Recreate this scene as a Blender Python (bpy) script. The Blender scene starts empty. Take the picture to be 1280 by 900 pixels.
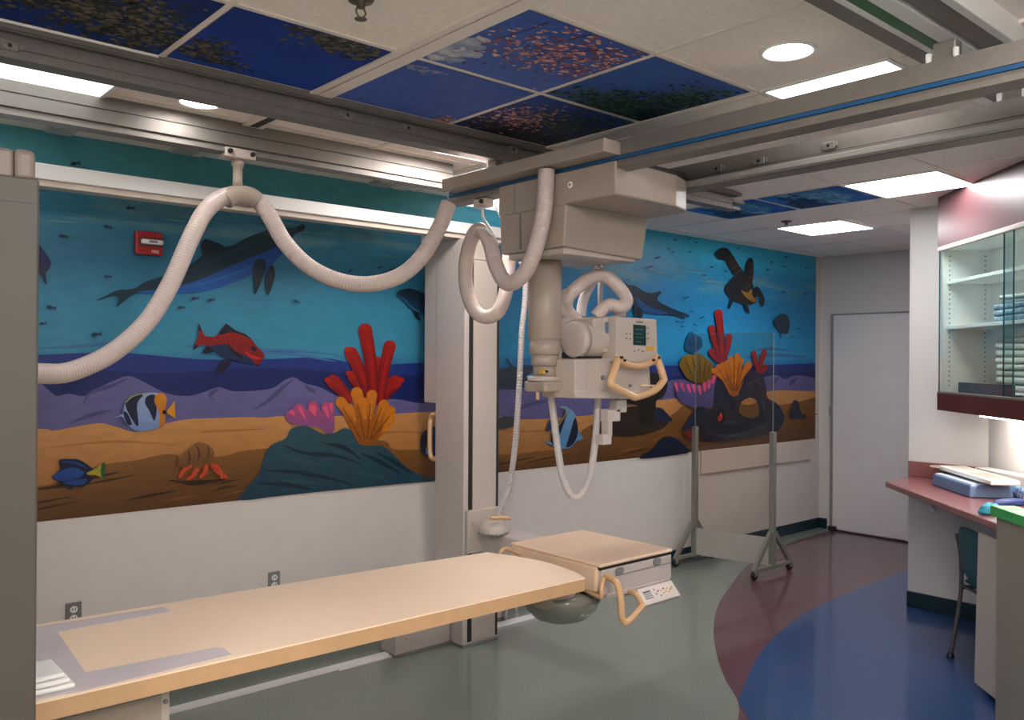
import bpy, bmesh, math, random
from mathutils import Vector, Matrix, noise
from mathutils.geometry import tessellate_polygon
random.seed(7)
SC = bpy.context.scene
COL = SC.collection

# ------------------------------------------------------------------ camera
FPX = 1069.86
CAM_H = 1.75
_yaw, _pit, _rol = [math.radians(a) for a in (48.696, 0.0158, 0.3749)]
CF = Vector((math.cos(_yaw)*math.cos(_pit), math.sin(_yaw)*math.cos(_pit), math.sin(_pit)))
_ri = Vector((math.sin(_yaw), -math.cos(_yaw), 0)); _up = _ri.cross(CF)
CR = _ri*math.cos(_rol) + _up*math.sin(_rol)
CU = -_ri*math.sin(_rol) + _up*math.cos(_rol)
CO = Vector((0, 0, CAM_H))

def at(px, py, axis, val):
    """real-world point on the plane axis=val that was measured at this pixel"""
    d = CF*FPX + CR*(px-640) - CU*(py-450)
    i = 'xyz'.index(axis)
    return CO + d*((val-CO[i])/d[i])

cam = bpy.data.cameras.new('camera'); cam.sensor_width = 36; cam.lens = FPX/1280*36
cam.clip_start = 0.05; cam.clip_end = 60
camo = bpy.data.objects.new('camera', cam); COL.objects.link(camo)
M3 = Matrix((CR, CU, -CF)).transposed()
camo.matrix_world = Matrix.Translation(CO) @ M3.to_4x4()
SC.camera = camo

WALL_Y, WALL_X, CEIL = 4.667, 8.445, 2.86

# ------------------------------------------------------------------ colour / materials
def lin(v):
    v /= 255.0
    return v/12.92 if v <= 0.04045 else ((v+0.055)/1.055)**2.4
def col(r, g, b, k=1.0):
    return tuple(min(0.92, lin(c)/k) for c in (r, g, b)) + (1.0,)

def mat(name, rgb, rough=0.5, metal=0.0, coat=0.0, var=0.04, scale=6.0, bump=0.0, bscale=200.0, spec=0.5):
    m = bpy.data.materials.new(name); m.use_nodes = True
    nt = m.node_tree; p = nt.nodes['Principled BSDF']
    p.inputs['Roughness'].default_value = rough
    p.inputs['Metallic'].default_value = metal
    p.inputs['Coat Weight'].default_value = coat
    p.inputs['Specular IOR Level'].default_value = spec
    c = rgb if len(rgb) == 4 else tuple(rgb)+(1,)
    tc = nt.nodes.new('ShaderNodeTexCoord')
    n = nt.nodes.new('ShaderNodeTexNoise'); n.inputs['Scale'].default_value = scale; n.inputs['Detail'].default_value = 4
    nt.links.new(tc.outputs['Object'], n.inputs['Vector'])
    r = nt.nodes.new('ShaderNodeValToRGB')
    r.color_ramp.elements[0].position = 0.3; r.color_ramp.elements[1].position = 0.7
    r.color_ramp.elements[0].color = tuple(x*(1-var) for x in c[:3])+(1,)
    r.color_ramp.elements[1].color = tuple(min(1, x*(1+var)) for x in c[:3])+(1,)
    nt.links.new(n.outputs['Fac'], r.inputs['Fac']); nt.links.new(r.outputs['Color'], p.inputs['Base Color'])
    if bump > 0:
        b = nt.nodes.new('ShaderNodeTexNoise'); b.inputs['Scale'].default_value = bscale
        nt.links.new(tc.outputs['Object'], b.inputs['Vector'])
        bp = nt.nodes.new('ShaderNodeBump'); bp.inputs['Strength'].default_value = bump; bp.inputs['Distance'].default_value = 0.002
        nt.links.new(b.outputs['Fac'], bp.inputs['Height']); nt.links.new(bp.outputs['Normal'], p.inputs['Normal'])
    return m

def emat(name, rgb, strength):
    m = bpy.data.materials.new(name); m.use_nodes = True
    p = m.node_tree.nodes['Principled BSDF']
    p.inputs['Base Color'].default_value = (0.8, 0.8, 0.8, 1)
    p.inputs['Emission Color'].default_value = tuple(rgb)+(1,)
    p.inputs['Emission Strength'].default_value = strength
    return m

def glassmat(name, tint, refl=0.07, rough=0.02):
    m = bpy.data.materials.new(name); m.use_nodes = True
    nt = m.node_tree; nt.nodes.remove(nt.nodes['Principled BSDF'])
    t = nt.nodes.new('ShaderNodeBsdfTransparent'); t.inputs['Color'].default_value = tuple(tint)+(1,)
    g = nt.nodes.new('ShaderNodeBsdfGlossy'); g.inputs['Roughness'].default_value = rough
    f = nt.nodes.new('ShaderNodeLayerWeight'); f.inputs['Blend'].default_value = 0.5
    pw = nt.nodes.new('ShaderNodeMath'); pw.operation = 'POWER'; pw.inputs[1].default_value = 5.0
    ad = nt.nodes.new('ShaderNodeMath'); ad.operation = 'MULTIPLY_ADD'; ad.inputs[1].default_value = 0.6; ad.inputs[2].default_value = refl*0.5
    mx = nt.nodes.new('ShaderNodeMixShader')
    nt.links.new(f.outputs['Facing'], pw.inputs[0]); nt.links.new(pw.outputs[0], ad.inputs[0]); nt.links.new(ad.outputs[0], mx.inputs['Fac'])
    nt.links.new(t.outputs['BSDF'], mx.inputs[1]); nt.links.new(g.outputs['BSDF'], mx.inputs[2])
    nt.links.new(mx.outputs['Shader'], nt.nodes['Material Output'].inputs['Surface'])
    return m

def vcmat(name, rough=0.5, var=0.10, scale=9.0, stretch=(1, 1, 3), spec=0.3):
    """paint / print: colour attribute with brushy variation"""
    m = bpy.data.materials.new(name); m.use_nodes = True
    nt = m.node_tree; p = nt.nodes['Principled BSDF']
    p.inputs['Roughness'].default_value = rough; p.inputs['Specular IOR Level'].default_value = spec
    a = nt.nodes.new('ShaderNodeVertexColor'); a.layer_name = 'paint'
    tc = nt.nodes.new('ShaderNodeTexCoord'); mp = nt.nodes.new('ShaderNodeMapping')
    mp.inputs['Scale'].default_value = stretch
    n = nt.nodes.new('ShaderNodeTexNoise'); n.inputs['Scale'].default_value = scale; n.inputs['Detail'].default_value = 5
    nt.links.new(tc.outputs['Object'], mp.inputs['Vector']); nt.links.new(mp.outputs['Vector'], n.inputs['Vector'])
    mr = nt.nodes.new('ShaderNodeMapRange'); mr.inputs['From Min'].default_value = 0.3; mr.inputs['From Max'].default_value = 0.7
    mr.inputs['To Min'].default_value = 1-var; mr.inputs['To Max'].default_value = 1+var
    nt.links.new(n.outputs['Fac'], mr.inputs['Value'])
    mx = nt.nodes.new('ShaderNodeVectorMath'); mx.operation = 'SCALE'
    nt.links.new(a.outputs['Color'], mx.inputs[0]); nt.links.new(mr.outputs['Result'], mx.inputs['Scale'])
    nt.links.new(mx.outputs['Vector'], p.inputs['Base Color'])
    return m

def floormat(name, rgb):
    m = bpy.data.materials.new(name); m.use_nodes = True
    nt = m.node_tree; p = nt.nodes['Principled BSDF']
    p.inputs['Roughness'].default_value = 0.32; p.inputs['Coat Weight'].default_value = 0.6; p.inputs['Coat Roughness'].default_value = 0.10
    tc = nt.nodes.new('ShaderNodeTexCoord')
    n = nt.nodes.new('ShaderNodeTexNoise'); n.inputs['Scale'].default_value = 140; n.inputs['Detail'].default_value = 3
    n2 = nt.nodes.new('ShaderNodeTexNoise'); n2.inputs['Scale'].default_value = 2.2; n2.inputs['Detail'].default_value = 3
    nt.links.new(tc.outputs['Object'], n.inputs['Vector']); nt.links.new(tc.outputs['Object'], n2.inputs['Vector'])
    r = nt.nodes.new('ShaderNodeValToRGB')
    r.color_ramp.elements[0].position = 0.35; r.color_ramp.elements[1].position = 0.65
    r.color_ramp.elements[0].color = tuple(x*0.78 for x in rgb[:3])+(1,)
    r.color_ramp.elements[1].color = tuple(min(1, x*1.22) for x in rgb[:3])+(1,)
    nt.links.new(n.outputs['Fac'], r.inputs['Fac']); nt.links.new(r.outputs['Color'], p.inputs['Base Color'])
    mr = nt.nodes.new('ShaderNodeMapRange'); mr.inputs['To Min'].default_value = 0.03; mr.inputs['To Max'].default_value = 0.09
    nt.links.new(n2.outputs['Fac'], mr.inputs['Value']); nt.links.new(mr.outputs['Result'], p.inputs['Coat Roughness'])
    return m

M = {}
M['wall'] = mat('wall_paint', (0.605, 0.555, 0.525), 0.55, bump=0.15, bscale=120, var=0.02)
M['wall_cool'] = mat('alcove_wall_paint', (0.60, 0.58, 0.575), 0.55, bump=0.15, bscale=120, var=0.02)
M['wall_rear'] = mat('rear_wall_paint', (0.80, 0.76, 0.72), 0.6, var=0.02)
M['wall_door'] = mat('far_wall_paint', (0.57, 0.535, 0.53), 0.5, bump=0.1, bscale=120, var=0.02)
M['ceil'] = mat('ceiling_tile', (0.93, 0.84, 0.775), 0.85, bump=0.5, bscale=260, var=0.05, scale=60)
M['tbar'] = mat('ceiling_bar_paint', (0.86, 0.77, 0.70), 0.5)
M['groove'] = mat('dark_groove', (0.03, 0.03, 0.03), 0.7)
M['base'] = mat('cove_base_rubber', (0.004, 0.022, 0.032), 0.35)
M['door'] = mat('door_laminate', (0.62, 0.59, 0.60), 0.35, var=0.02)
M['alu'] = mat('brushed_aluminium', (0.245, 0.222, 0.202), 0.48, metal=0.55, var=0.05, scale=30)
M['alu_dark'] = mat('anodised_rail', (0.195, 0.177, 0.163), 0.5, metal=0.4, var=0.06, scale=30)
M['lip'] = mat('satin_lip', (0.34, 0.32, 0.30), 0.4)
M['clip'] = mat('zinc_clip', (0.24, 0.225, 0.205), 0.45, metal=0.5, var=0.3, scale=60)
M['white_rail'] = mat('white_painted_rail', (0.74, 0.73, 0.72), 0.35, var=0.02)
M['cream'] = mat('cream_enamel', (0.35, 0.292, 0.246), 0.38, var=0.03, bump=0.05, bscale=400)
M['beige'] = mat('warm_white_enamel', (0.49, 0.425, 0.38), 0.36, var=0.02, bump=0.05, bscale=400)
M['grey'] = mat('light_grey_enamel', (0.5, 0.445, 0.42), 0.38, var=0.02)
M['greydk'] = mat('mid_grey_plastic', (0.20, 0.20, 0.20), 0.4)
M['black'] = mat('black_rubber', (0.012, 0.012, 0.013), 0.5)
M['tan'] = mat('tan_handle_plastic', (0.62, 0.38, 0.205), 0.38, var=0.03)
M['tabletop'] = mat('peach_laminate', (0.95, 0.735, 0.555), 0.40, var=0.02, scale=2)
M['tableedge'] = mat('tan_table_edge', (0.55, 0.34, 0.18), 0.45, var=0.05, scale=12)
M['buckytop'] = mat('peach_bucky_cover', (0.74, 0.53, 0.38), 0.38, var=0.04, scale=5)
M['tape'] = mat('lavender_tape', (0.6, 0.54, 0.57), 0.5)
M['hose'] = mat('pinkish_white_hose', (0.55, 0.452, 0.42), 0.36, var=0.03)
M['cable'] = mat('pale_corrugated_cable', (0.48, 0.445, 0.44), 0.42)
M['blue'] = mat('blue_bumper_strip', (0.01, 0.085, 0.22), 0.4)
M['green'] = mat('green_rail_insert', (0.02, 0.13, 0.045), 0.45)
M['greentape'] = mat('bright_green_plastic', (0.03, 0.38, 0.09), 0.4)
M['smoke'] = mat('grey_glossy_dome', (0.20, 0.20, 0.17), 0.12, coat=0.6)
M['stand'] = mat('taupe_enamel', (0.068, 0.058, 0.048), 0.5, var=0.03)
M['standcap'] = mat('pinkish_taupe_cap', (0.18, 0.142, 0.122), 0.4)
M['red'] = mat('alarm_red', (0.33, 0.006, 0.01), 0.3)
M['clear'] = mat('strobe_lens', (0.75, 0.76, 0.78), 0.12, coat=0.5)
M['ink_white'] = mat('white_ink', (0.85, 0.82, 0.82), 0.5)
M['ink_dark'] = mat('dark_ink', (0.05, 0.05, 0.06), 0.5)
M['chrome'] = mat('chrome', (0.7, 0.7, 0.7), 0.15, metal=1.0)
M['brass'] = mat('sprinkler_metal', (0.16, 0.13, 0.09), 0.4, metal=0.8)
M['maroon'] = mat('maroon_laminate', (0.23, 0.085, 0.085), 0.28, var=0.06, coat=0.3)
M['maroondk'] = mat('dark_maroon_laminate', (0.085, 0.022, 0.02), 0.35, var=0.06)
M['soffit'] = mat('dusty_maroon_paint', (0.1, 0.04, 0.044), 0.35)
M['white'] = mat('white_melamine', (0.88, 0.87, 0.85), 0.4, var=0.02)
M['teal'] = mat('teal_upholstery', (0.006, 0.085, 0.11), 0.5, bump=0.2, bscale=500)
M['chairmetal'] = mat('grey_chair_tube', (0.09, 0.09, 0.095), 0.35, metal=0.5)
M['bluegrey'] = mat('slate_blue_plastic', (0.10, 0.17, 0.30), 0.35)
M['paleblue'] = mat('pale_blue_label', (0.55, 0.66, 0.80), 0.4)
M['paper'] = mat('paper', (0.80, 0.76, 0.70), 0.6)
M['linen'] = mat('folded_linen', (0.74, 0.74, 0.72), 0.8, bump=0.4, bscale=90, var=0.12, scale=25)
M['linenblue'] = mat('blue_print_linen', (0.30, 0.40, 0.50), 0.8, bump=0.4, bscale=90, var=0.5, scale=30)
M['navy'] = mat('navy_fabric', (0.01, 0.03, 0.16), 0.6)
M['cyan'] = mat('cyan_fabric', (0.03, 0.30, 0.42), 0.6)
M['dotted'] = mat('blue_speckled_cloth', (0.16, 0.30, 0.62), 0.7, var=0.9, scale=90)
M['olive'] = mat('grey_olive_post', (0.22, 0.215, 0.19), 0.4, metal=0.2)
M['screen'] = mat('dark_teal_screen', (0.012, 0.035, 0.04), 0.15)
M['screenline'] = mat('teal_screen_line', (0.03, 0.13, 0.14), 0.3)
M['amber'] = mat('amber_label', (0.62, 0.36, 0.03), 0.5)
M['board'] = mat('warm_bumper_board', (0.56, 0.485, 0.42), 0.45)
M['frost'] = mat('greenish_grey_panel', (0.4, 0.385, 0.345), 0.35)
M['beigebox'] = mat('olive_beige_laminate', (0.27, 0.24, 0.195), 0.45)
M['navytray'] = mat('slate_tray', (0.09, 0.11, 0.135), 0.4)
M['glass_shield'] = glassmat('lead_glass', (0.945, 0.915, 0.88), 0.06)
M['glass_cab'] = glassmat('sliding_glass', (0.91, 0.96, 0.945), 0.10)
M['paneedge'] = mat('smoky_glass_edge', (0.16, 0.20, 0.19), 0.25)
M['glassedge'] = mat('green_glass_edge', (0.03, 0.12, 0.11), 0.2)
M['fl_green'] = floormat('vinyl_green_grey', (0.185, 0.215, 0.185))
M['fl_purple'] = floormat('vinyl_plum', (0.095, 0.040, 0.055))
M['fl_blue'] = floormat('vinyl_blue', (0.01, 0.05, 0.165))
M['mural'] = vcmat('mural_paint', 0.42)
M['print'] = vcmat('printed_tile', 0.65, var=0.12, scale=40, stretch=(1, 1, 1), spec=0.15)
LC = (1.0, 0.94, 0.90)
M['lamp'] = emat('fluorescent_diffuser', LC, 9.0)
M['lamp_fill'] = emat('added_fill_diffuser', LC, 17.0)  # for the added fill panels out of view
M['lamp_small'] = emat('small_diffuser', LC, 24.0)
M['lamp_beam'] = emat('louvred_diffuser', LC, 2.0)
M['lamp_soft'] = emat('soft_diffuser', (1.0, 0.99, 0.98), 0.6)
M['lamp_far'] = emat('fluorescent_diffuser_right', (1.0, 0.985, 0.99), 10.0)
M['lamp_dim'] = emat('dim_diffuser', (0.95, 1.0, 0.98), 0.9)
M['bulb'] = emat('downlight_bulb', (1.0, 0.96, 0.92), 16.0)
M['undercab'] = emat('under_cabinet_lamp', (1.0, 0.93, 0.84), 11.0)

# ------------------------------------------------------------------ mesh helpers
def B(): return bmesh.new()

def box(bm, lo, hi, bev=0.0, seg=2):
    xs, ys, zs = (lo[0], hi[0]), (lo[1], hi[1]), (lo[2], hi[2])
    v = [bm.verts.new((xs[i & 1], ys[(i >> 1) & 1], zs[(i >> 2) & 1])) for i in range(8)]
    fs = [bm.faces.new([v[i] for i in q]) for q in ((0, 2, 3, 1), (4, 5, 7, 6), (0, 1, 5, 4), (2, 6, 7, 3), (0, 4, 6, 2), (1, 3, 7, 5))]
    if bev > 0:
        es = {e for f in fs for e in f.edges}
        bmesh.ops.bevel(bm, geom=list(es), offset=bev, segments=seg, affect='EDGES', profile=0.5)

def prism(bm, ring0, ring1, bev=0.0, seg=2):
    """solid between two matching outlines"""
    a = [bm.verts.new(p) for p in ring0]; b = [bm.verts.new(p) for p in ring1]
    n = len(a); fs = [bm.faces.new(a[::-1]), bm.faces.new(b)]
    for i in range(n):
        fs.append(bm.faces.new((a[i], a[(i+1) % n], b[(i+1) % n], b[i])))
    bmesh.ops.recalc_face_normals(bm, faces=fs)
    if bev > 0:
        es = {e for f in fs for e in f.edges}
        bmesh.ops.bevel(bm, geom=list(es), offset=bev, segments=seg, affect='EDGES', profile=0.5)

def exz(bm, pts, z0, z1, bev=0.0, seg=2):   # outline (x,y)
    prism(bm, [(x, y, z0) for x, y in pts], [(x, y, z1) for x, y in pts], bev, seg)
def exy(bm, pts, y0, y1, bev=0.0, seg=2):   # outline (x,z)
    prism(bm, [(x, y0, z) for x, z in pts], [(x, y1, z) for x, z in pts], bev, seg)
def exx(bm, pts, x0, x1, bev=0.0, seg=2):   # outline (y,z)
    prism(bm, [(x0, y, z) for y, z in pts], [(x1, y, z) for y, z in pts], bev, seg)

def frames(pts):
    T = []
    for i in range(len(pts)):
        a = pts[max(0, i-1)]; b = pts[min(len(pts)-1, i+1)]
        T.append((b-a).normalized())
    n = T[0].orthogonal().normalized(); out = []
    for i, t in enumerate(T):
        n = (n - t*n.dot(t))
        n = n.normalized() if n.length > 1e-6 else t.orthogonal().normalized()
        out.append((n, t.cross(n)))
    return out

def tube(bm, pts, r, n=12, cap=True):
    pts = [Vector(p) for p in pts]
    fr = frames(pts); rings = []
    for i, (p, (a, b)) in enumerate(zip(pts, fr)):
        rr = r[i] if isinstance(r, (list, tuple)) else r
        rings.append([bm.verts.new(p + (a*math.cos(2*math.pi*k/n) + b*math.sin(2*math.pi*k/n))*rr) for k in range(n)])
    for i in range(len(rings)-1):
        for k in range(n):
            f = bm.faces.new((rings[i][k], rings[i][(k+1) % n], rings[i+1][(k+1) % n], rings[i+1][k])); f.smooth = True
    if cap:
        bm.faces.new(rings[0][::-1]); bm.faces.new(rings[-1])

def spline(pts, step=0.02, closed=False):
    P = [Vector(p) for p in pts]; out = []; n = len(P)
    rng = range(n if closed else n-1)
    for i in rng:
        if closed: p0, p1, p2, p3 = P[(i-1) % n], P[i], P[(i+1) % n], P[(i+2) % n]
        else: p0, p1, p2, p3 = P[max(0, i-1)], P[i], P[i+1], P[min(n-1, i+2)]
        k = max(2, int((p2-p1).length/step))
        for j in range(k):
            t = j/k
            out.append(0.5*((2*p1) + (p2-p0)*t + (2*p0-5*p1+4*p2-p3)*t*t + (3*p1-p0-3*p2+p3)*t**3))
    if not closed: out.append(P[-1])
    return out

def resample(pts, step):
    out = [pts[0]]; acc = 0
    for a, b in zip(pts, pts[1:]):
        d = (b-a).length; s = step-acc
        while s <= d:
            out.append(a.lerp(b, s/d)); s += step
        acc = d-(s-step)
    return out

def corrugated(bm, pts, r, pitch=0.012, amp=0.05, n=14):
    p = resample(spline(pts, 0.01), pitch/4)
    tube(bm, p, [r*(1+amp*(1, .55, -1, .55)[i % 4]) for i in range(len(p))], n)

def lathe(bm, prof, c, axis=(0, 0, 1), n=28):
    """profile of (radius, along) turned about an axis through c"""
    ax = Vector(axis).normalized(); a = ax.orthogonal().normalized(); b = ax.cross(a); c = Vector(c)
    rings = []
    for r, h in prof:
        if r < 1e-6: rings.append([bm.verts.new(c+ax*h)])
        else: rings.append([bm.verts.new(c+ax*h+(a*math.cos(2*math.pi*k/n)+b*math.sin(2*math.pi*k/n))*r) for k in range(n)])
    for A, C in zip(rings, rings[1:]):
        for k in range(n):
            q = [A[k % len(A)], A[(k+1) % len(A)], C[(k+1) % len(C)], C[k % len(C)]]
            u = list(dict.fromkeys(q))
            if len(u) >= 3:
                try:
                    f = bm.faces.new(u); f.smooth = True
                except ValueError: pass
    if len(rings[0]) > 1: bm.faces.new(rings[0][::-1])
    if len(rings[-1]) > 1: bm.faces.new(rings[-1])

def cyl(bm, c, r, h, axis=(0, 0, 1), n=28, bev=0.0):
    if bev: lathe(bm, [(r-bev, 0), (r-bev*0.3, bev*0.3), (r, bev), (r, h-bev), (r-bev*0.3, h-bev*0.3), (r-bev, h)], c, axis, n)
    else: lathe(bm, [(r, 0), (r, h)], c, axis, n)

def build(name, bm, material, parent=None, smooth_angle=None):
    bmesh.ops.recalc_face_normals(bm, faces=bm.faces[:]) if not bm.loops.layers.color and not bm.loops.layers.float_color else None
    off = Vector((0, 0, 0)); p = parent
    while p is not None:
        off += Vector(p.location); p = p.parent
    if off.length: bmesh.ops.translate(bm, verts=bm.verts[:], vec=-off)
    me = bpy.data.meshes.new(name); bm.to_mesh(me); bm.free()
    for m in (material if isinstance(material, (list, tuple)) else [material]): me.materials.append(m)
    o = bpy.data.objects.new(name, me); COL.objects.link(o)
    if parent is not None: o.parent = parent
    return o

def tag(o, label=None, cat=None, group=None, kind=None):
    if label: o['label'] = label
    if cat: o['category'] = cat
    if group: o['group'] = group
    if kind: o['kind'] = kind
    return o
def thing(name, label, cat, loc=(0, 0, 0), group=None):
    o = bpy.data.objects.new(name, None); o.empty_display_size = 0.1; COL.objects.link(o); o.location = loc
    return tag(o, label, cat, group)
def struct(name, bm, m, parent=None):
    o = build(name, bm, m, parent)
    if parent is None: o['kind'] = 'structure'
    return o
def solo(name, bm, m, label, cat, group=None): return tag(build(name, bm, m), label, cat, group)
def copy_tree(o, parent=None, loc=None):
    c = o.copy(); COL.objects.link(c)
    if parent is not None: c.parent = parent
    if loc is not None: c.location = loc
    for ch in list(o.children): copy_tree(ch, c)
    return c

def text_mesh(bm, s, origin, xdir, ydir, height, depth=0.0):
    cu = bpy.data.curves.new('lettering', 'FONT'); cu.body = s; cu.size = height
    to = bpy.data.objects.new('lettering', cu); COL.objects.link(to)
    me = bpy.data.meshes.new_from_object(to.evaluated_get(bpy.context.evaluated_depsgraph_get()))
    bpy.data.objects.remove(to)
    o = Vector(origin); X = Vector(xdir); Y = Vector(ydir); base = len(bm.verts)
    vs = [bm.verts.new(o + X*v.co.x + Y*v.co.y) for v in me.vertices]
    for p in me.polygons:
        try: bm.faces.new([vs[i] for i in p.vertices])
        except ValueError: pass
    bpy.data.meshes.remove(me)

# ------------------------------------------------------------------ the setting
def floor_poly(px): return [at(x, y, 'z', 0).to_2d() for x, y in px]
blue_edge = floor_poly([(1134, 712), (1101, 724), (1063, 740), (1032, 753.5), (1005, 767), (983, 783), (964, 800), (947, 822), (934.5, 846), (926, 868), (923, 878), (929, 887), (936, 900)])
purp_edge = floor_poly([(1036, 664), (1000, 674), (977, 684), (953, 695), (934, 707), (914, 731), (897, 758.6), (892, 791), (897, 822), (907, 849.7), (922.5, 877), (922.5, 900)])
def sm2(pts): return [p.to_2d() for p in spline([p.to_3d() for p in pts], 0.05)]
bm = B()
def fpoly(pts, z, mi):
    vs = [bm.verts.new((p[0], p[1], z)) for p in pts]
    for t in tessellate_polygon([[v.co for v in vs]]):
        f = bm.faces.new([vs[i] for i in t]); f.material_index = mi
        f.normal_update()
        if f.normal.z < 0: f.normal_flip()
fpoly([(-2.6, -2.6), (8.6, -2.6), (8.6, 4.8), (-2.6, 4.8)], 0.0, 0)
fpoly(sm2(purp_edge[::-1]) + [Vector((WALL_X+0.05, 4.45)), Vector((WALL_X+0.05, -2.5)), Vector((2.6, -2.5)), Vector((2.9, 0.6))], 0.0006, 1)
be = sm2(blue_edge)
fpoly(be + [Vector((3.0, 1.3)), Vector((2.7, -2.5)), Vector((WALL_X+0.05, -2.5)), Vector((WALL_X+0.05, 3.25))], 0.0012, 2)
fl = build('floor', bm, [M['fl_green'], M['fl_purple'], M['fl_blue']]); fl['kind'] = 'structure'

bm = B(); box(bm, (-2.7, WALL_Y, 0), (WALL_X+0.15, WALL_Y+0.12, CEIL+0.1)); struct('wall_back', bm, M['wall'])
bm = B(); box(bm, (WALL_X, -2.6, 0), (WALL_X+0.12, WALL_Y, CEIL+0.1)); struct('wall_right', bm, M['wall_door'])
bm = B(); box(bm, (-2.7, -2.7, 0), (-2.55, WALL_Y, CEIL+0.1)); struct('wall_left', bm, M['wall_rear'])
bm = B(); box(bm, (-2.7, -2.7, 0), (2.0, -2.55, CEIL+0.1)); struct('wall_front', bm, M['wall_rear'])
bm = B(); exz(bm, [(6.22, 2.21), (6.22, 2.743), (WALL_X, 2.743), (WALL_X, -2.6), (1.41, -2.6)], 0, CEIL); struct('wall_alcove', bm, M['wall_cool'])
bm = B(); box(bm, (-2.7, -2.7, CEIL), (WALL_X+0.15, WALL_Y+0.12, CEIL+0.1)); struct('ceiling', bm, M['ceil'])

# ceiling grid bars, two runs separated by the broad support strips
bm = B()
def bar_x(y, x0, x1, w=0.024): box(bm, (x0, y-w/2, CEIL-0.004), (x1, y+w/2, CEIL+0.01))
def bar_y(x, y0, y1, w=0.024): box(bm, (x-w/2, y0, CEIL-0.0042), (x+w/2, y1, CEIL+0.01))
YL = [2.59+0.61*k for k in range(-8, 4)]
XL = [-2.0+0.0]
for y in YL: bar_x(y, -2.55, 3.04)
for x in (-1.95, -1.34, -0.73, -0.12, 0.49, 1.10, 2.42): bar_y(x, -2.55, WALL_Y)
YR = [2.67+0.61*k for k in range(-8, 4)]
for y in YR: bar_x(y, 3.15, WALL_X, 0.02)
for x in (3.23, 3.83, 4.44, 5.05, 5.66, 6.27, 6.88, 7.49, 8.10): bar_y(x, -2.55, WALL_Y, 0.02)
struct('trim_1', bm, M['tbar'])
bm = B()   # broad support strips with a slot
for x0, x1, y0, y1 in ((1.703, 1.803, -2.5, WALL_Y-.02), (3.045, 3.145, -2.5, 1.42), (3.045, 3.145, 1.975, WALL_Y-.02)):
    box(bm, (x0, y0, CEIL-0.012), (x0+(x1-x0)*0.30, y1, CEIL+0.01))
    box(bm, (x0+(x1-x0)*0.38, y0, CEIL-0.012), (x1, y1, CEIL+0.01))
struct('trim_2', bm, M['tbar'])
bm = B()
for x0, x1, y0, y1 in ((1.703, 1.803, -2.5, WALL_Y-.02), (3.045, 3.145, -2.5, 1.42), (3.045, 3.145, 1.975, WALL_Y-.02)):
    box(bm, (x0+(x1-x0)*0.28, y0, CEIL-0.003), (x0+(x1-x0)*0.40, y1, CEIL+0.008))
box(bm, (1.732, 3.40, CEIL-.0135), (1.772, 3.86, CEIL))
struct('trim_3', bm, M['groove'])

# cove base
bm = B(); box(bm, (-2.55, WALL_Y-0.012, 0), (WALL_X, WALL_Y+0.01, 0.105), 0.003); struct('baseboard_back', bm, M['base'])
bm = B(); box(bm, (WALL_X-0.012, 4.57, 0), (WALL_X+0.01, WALL_Y-0.012, 0.105), 0.003); struct('baseboard_right', bm, M['base'])
bm = B(); box(bm, (6.205, 2.2, 0), (6.23, 2.746, 0.11), 0.003); struct('baseboard_alcove', bm, M['base'])
# sliding door with its edge strip
D0 = at(1040, 664, 'x', WALL_X-0.05)
zt = at(1042, 394, 'x', WALL_X-0.05).z
bm = B(); box(bm, (WALL_X-0.05, 3.1, 0.018), (WALL_X-0.012, D0.y, zt), 0.003)
dr = struct('door_1', bm, M['door'])
bm = B(); box(bm, (WALL_X-0.058, D0.y-0.004, 0.03), (WALL_X-0.01, D0.y+0.024, zt+0.01), 0.004); build('edge_strip', bm, M['greydk'], dr)
bm = B(); box(bm, (WALL_X-0.075, D0.y-0.006, 1.2), (WALL_X-0.05, D0.y+0.028, 1.29), 0.004); build('latch', bm, M['greydk'], dr)
bm = B(); box(bm, (WALL_X-0.09, D0.y-0.05, 0.003), (WALL_X-0.03, D0.y+0.03, 0.05), 0.008); build('floor_guide', bm, M['black'], dr)
bm = B(); box(bm, (WALL_X-0.06, 3.1, zt), (WALL_X-0.012, D0.y, zt+0.012)); build('head_strip', bm, M['greydk'], dr)

# warm bumper board along the wall behind the shield
a = at(877, 566, 'y', WALL_Y-0.02); b = at(1013, 572.5, 'y', WALL_Y-0.02); a2 = at(877, 593, 'y', WALL_Y-0.02)
bm = B(); box(bm, (a.x, WALL_Y-0.022, a2.z), (b.x, WALL_Y, 0.945), 0.004)
struct('trim_4', bm, M['board'])

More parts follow.
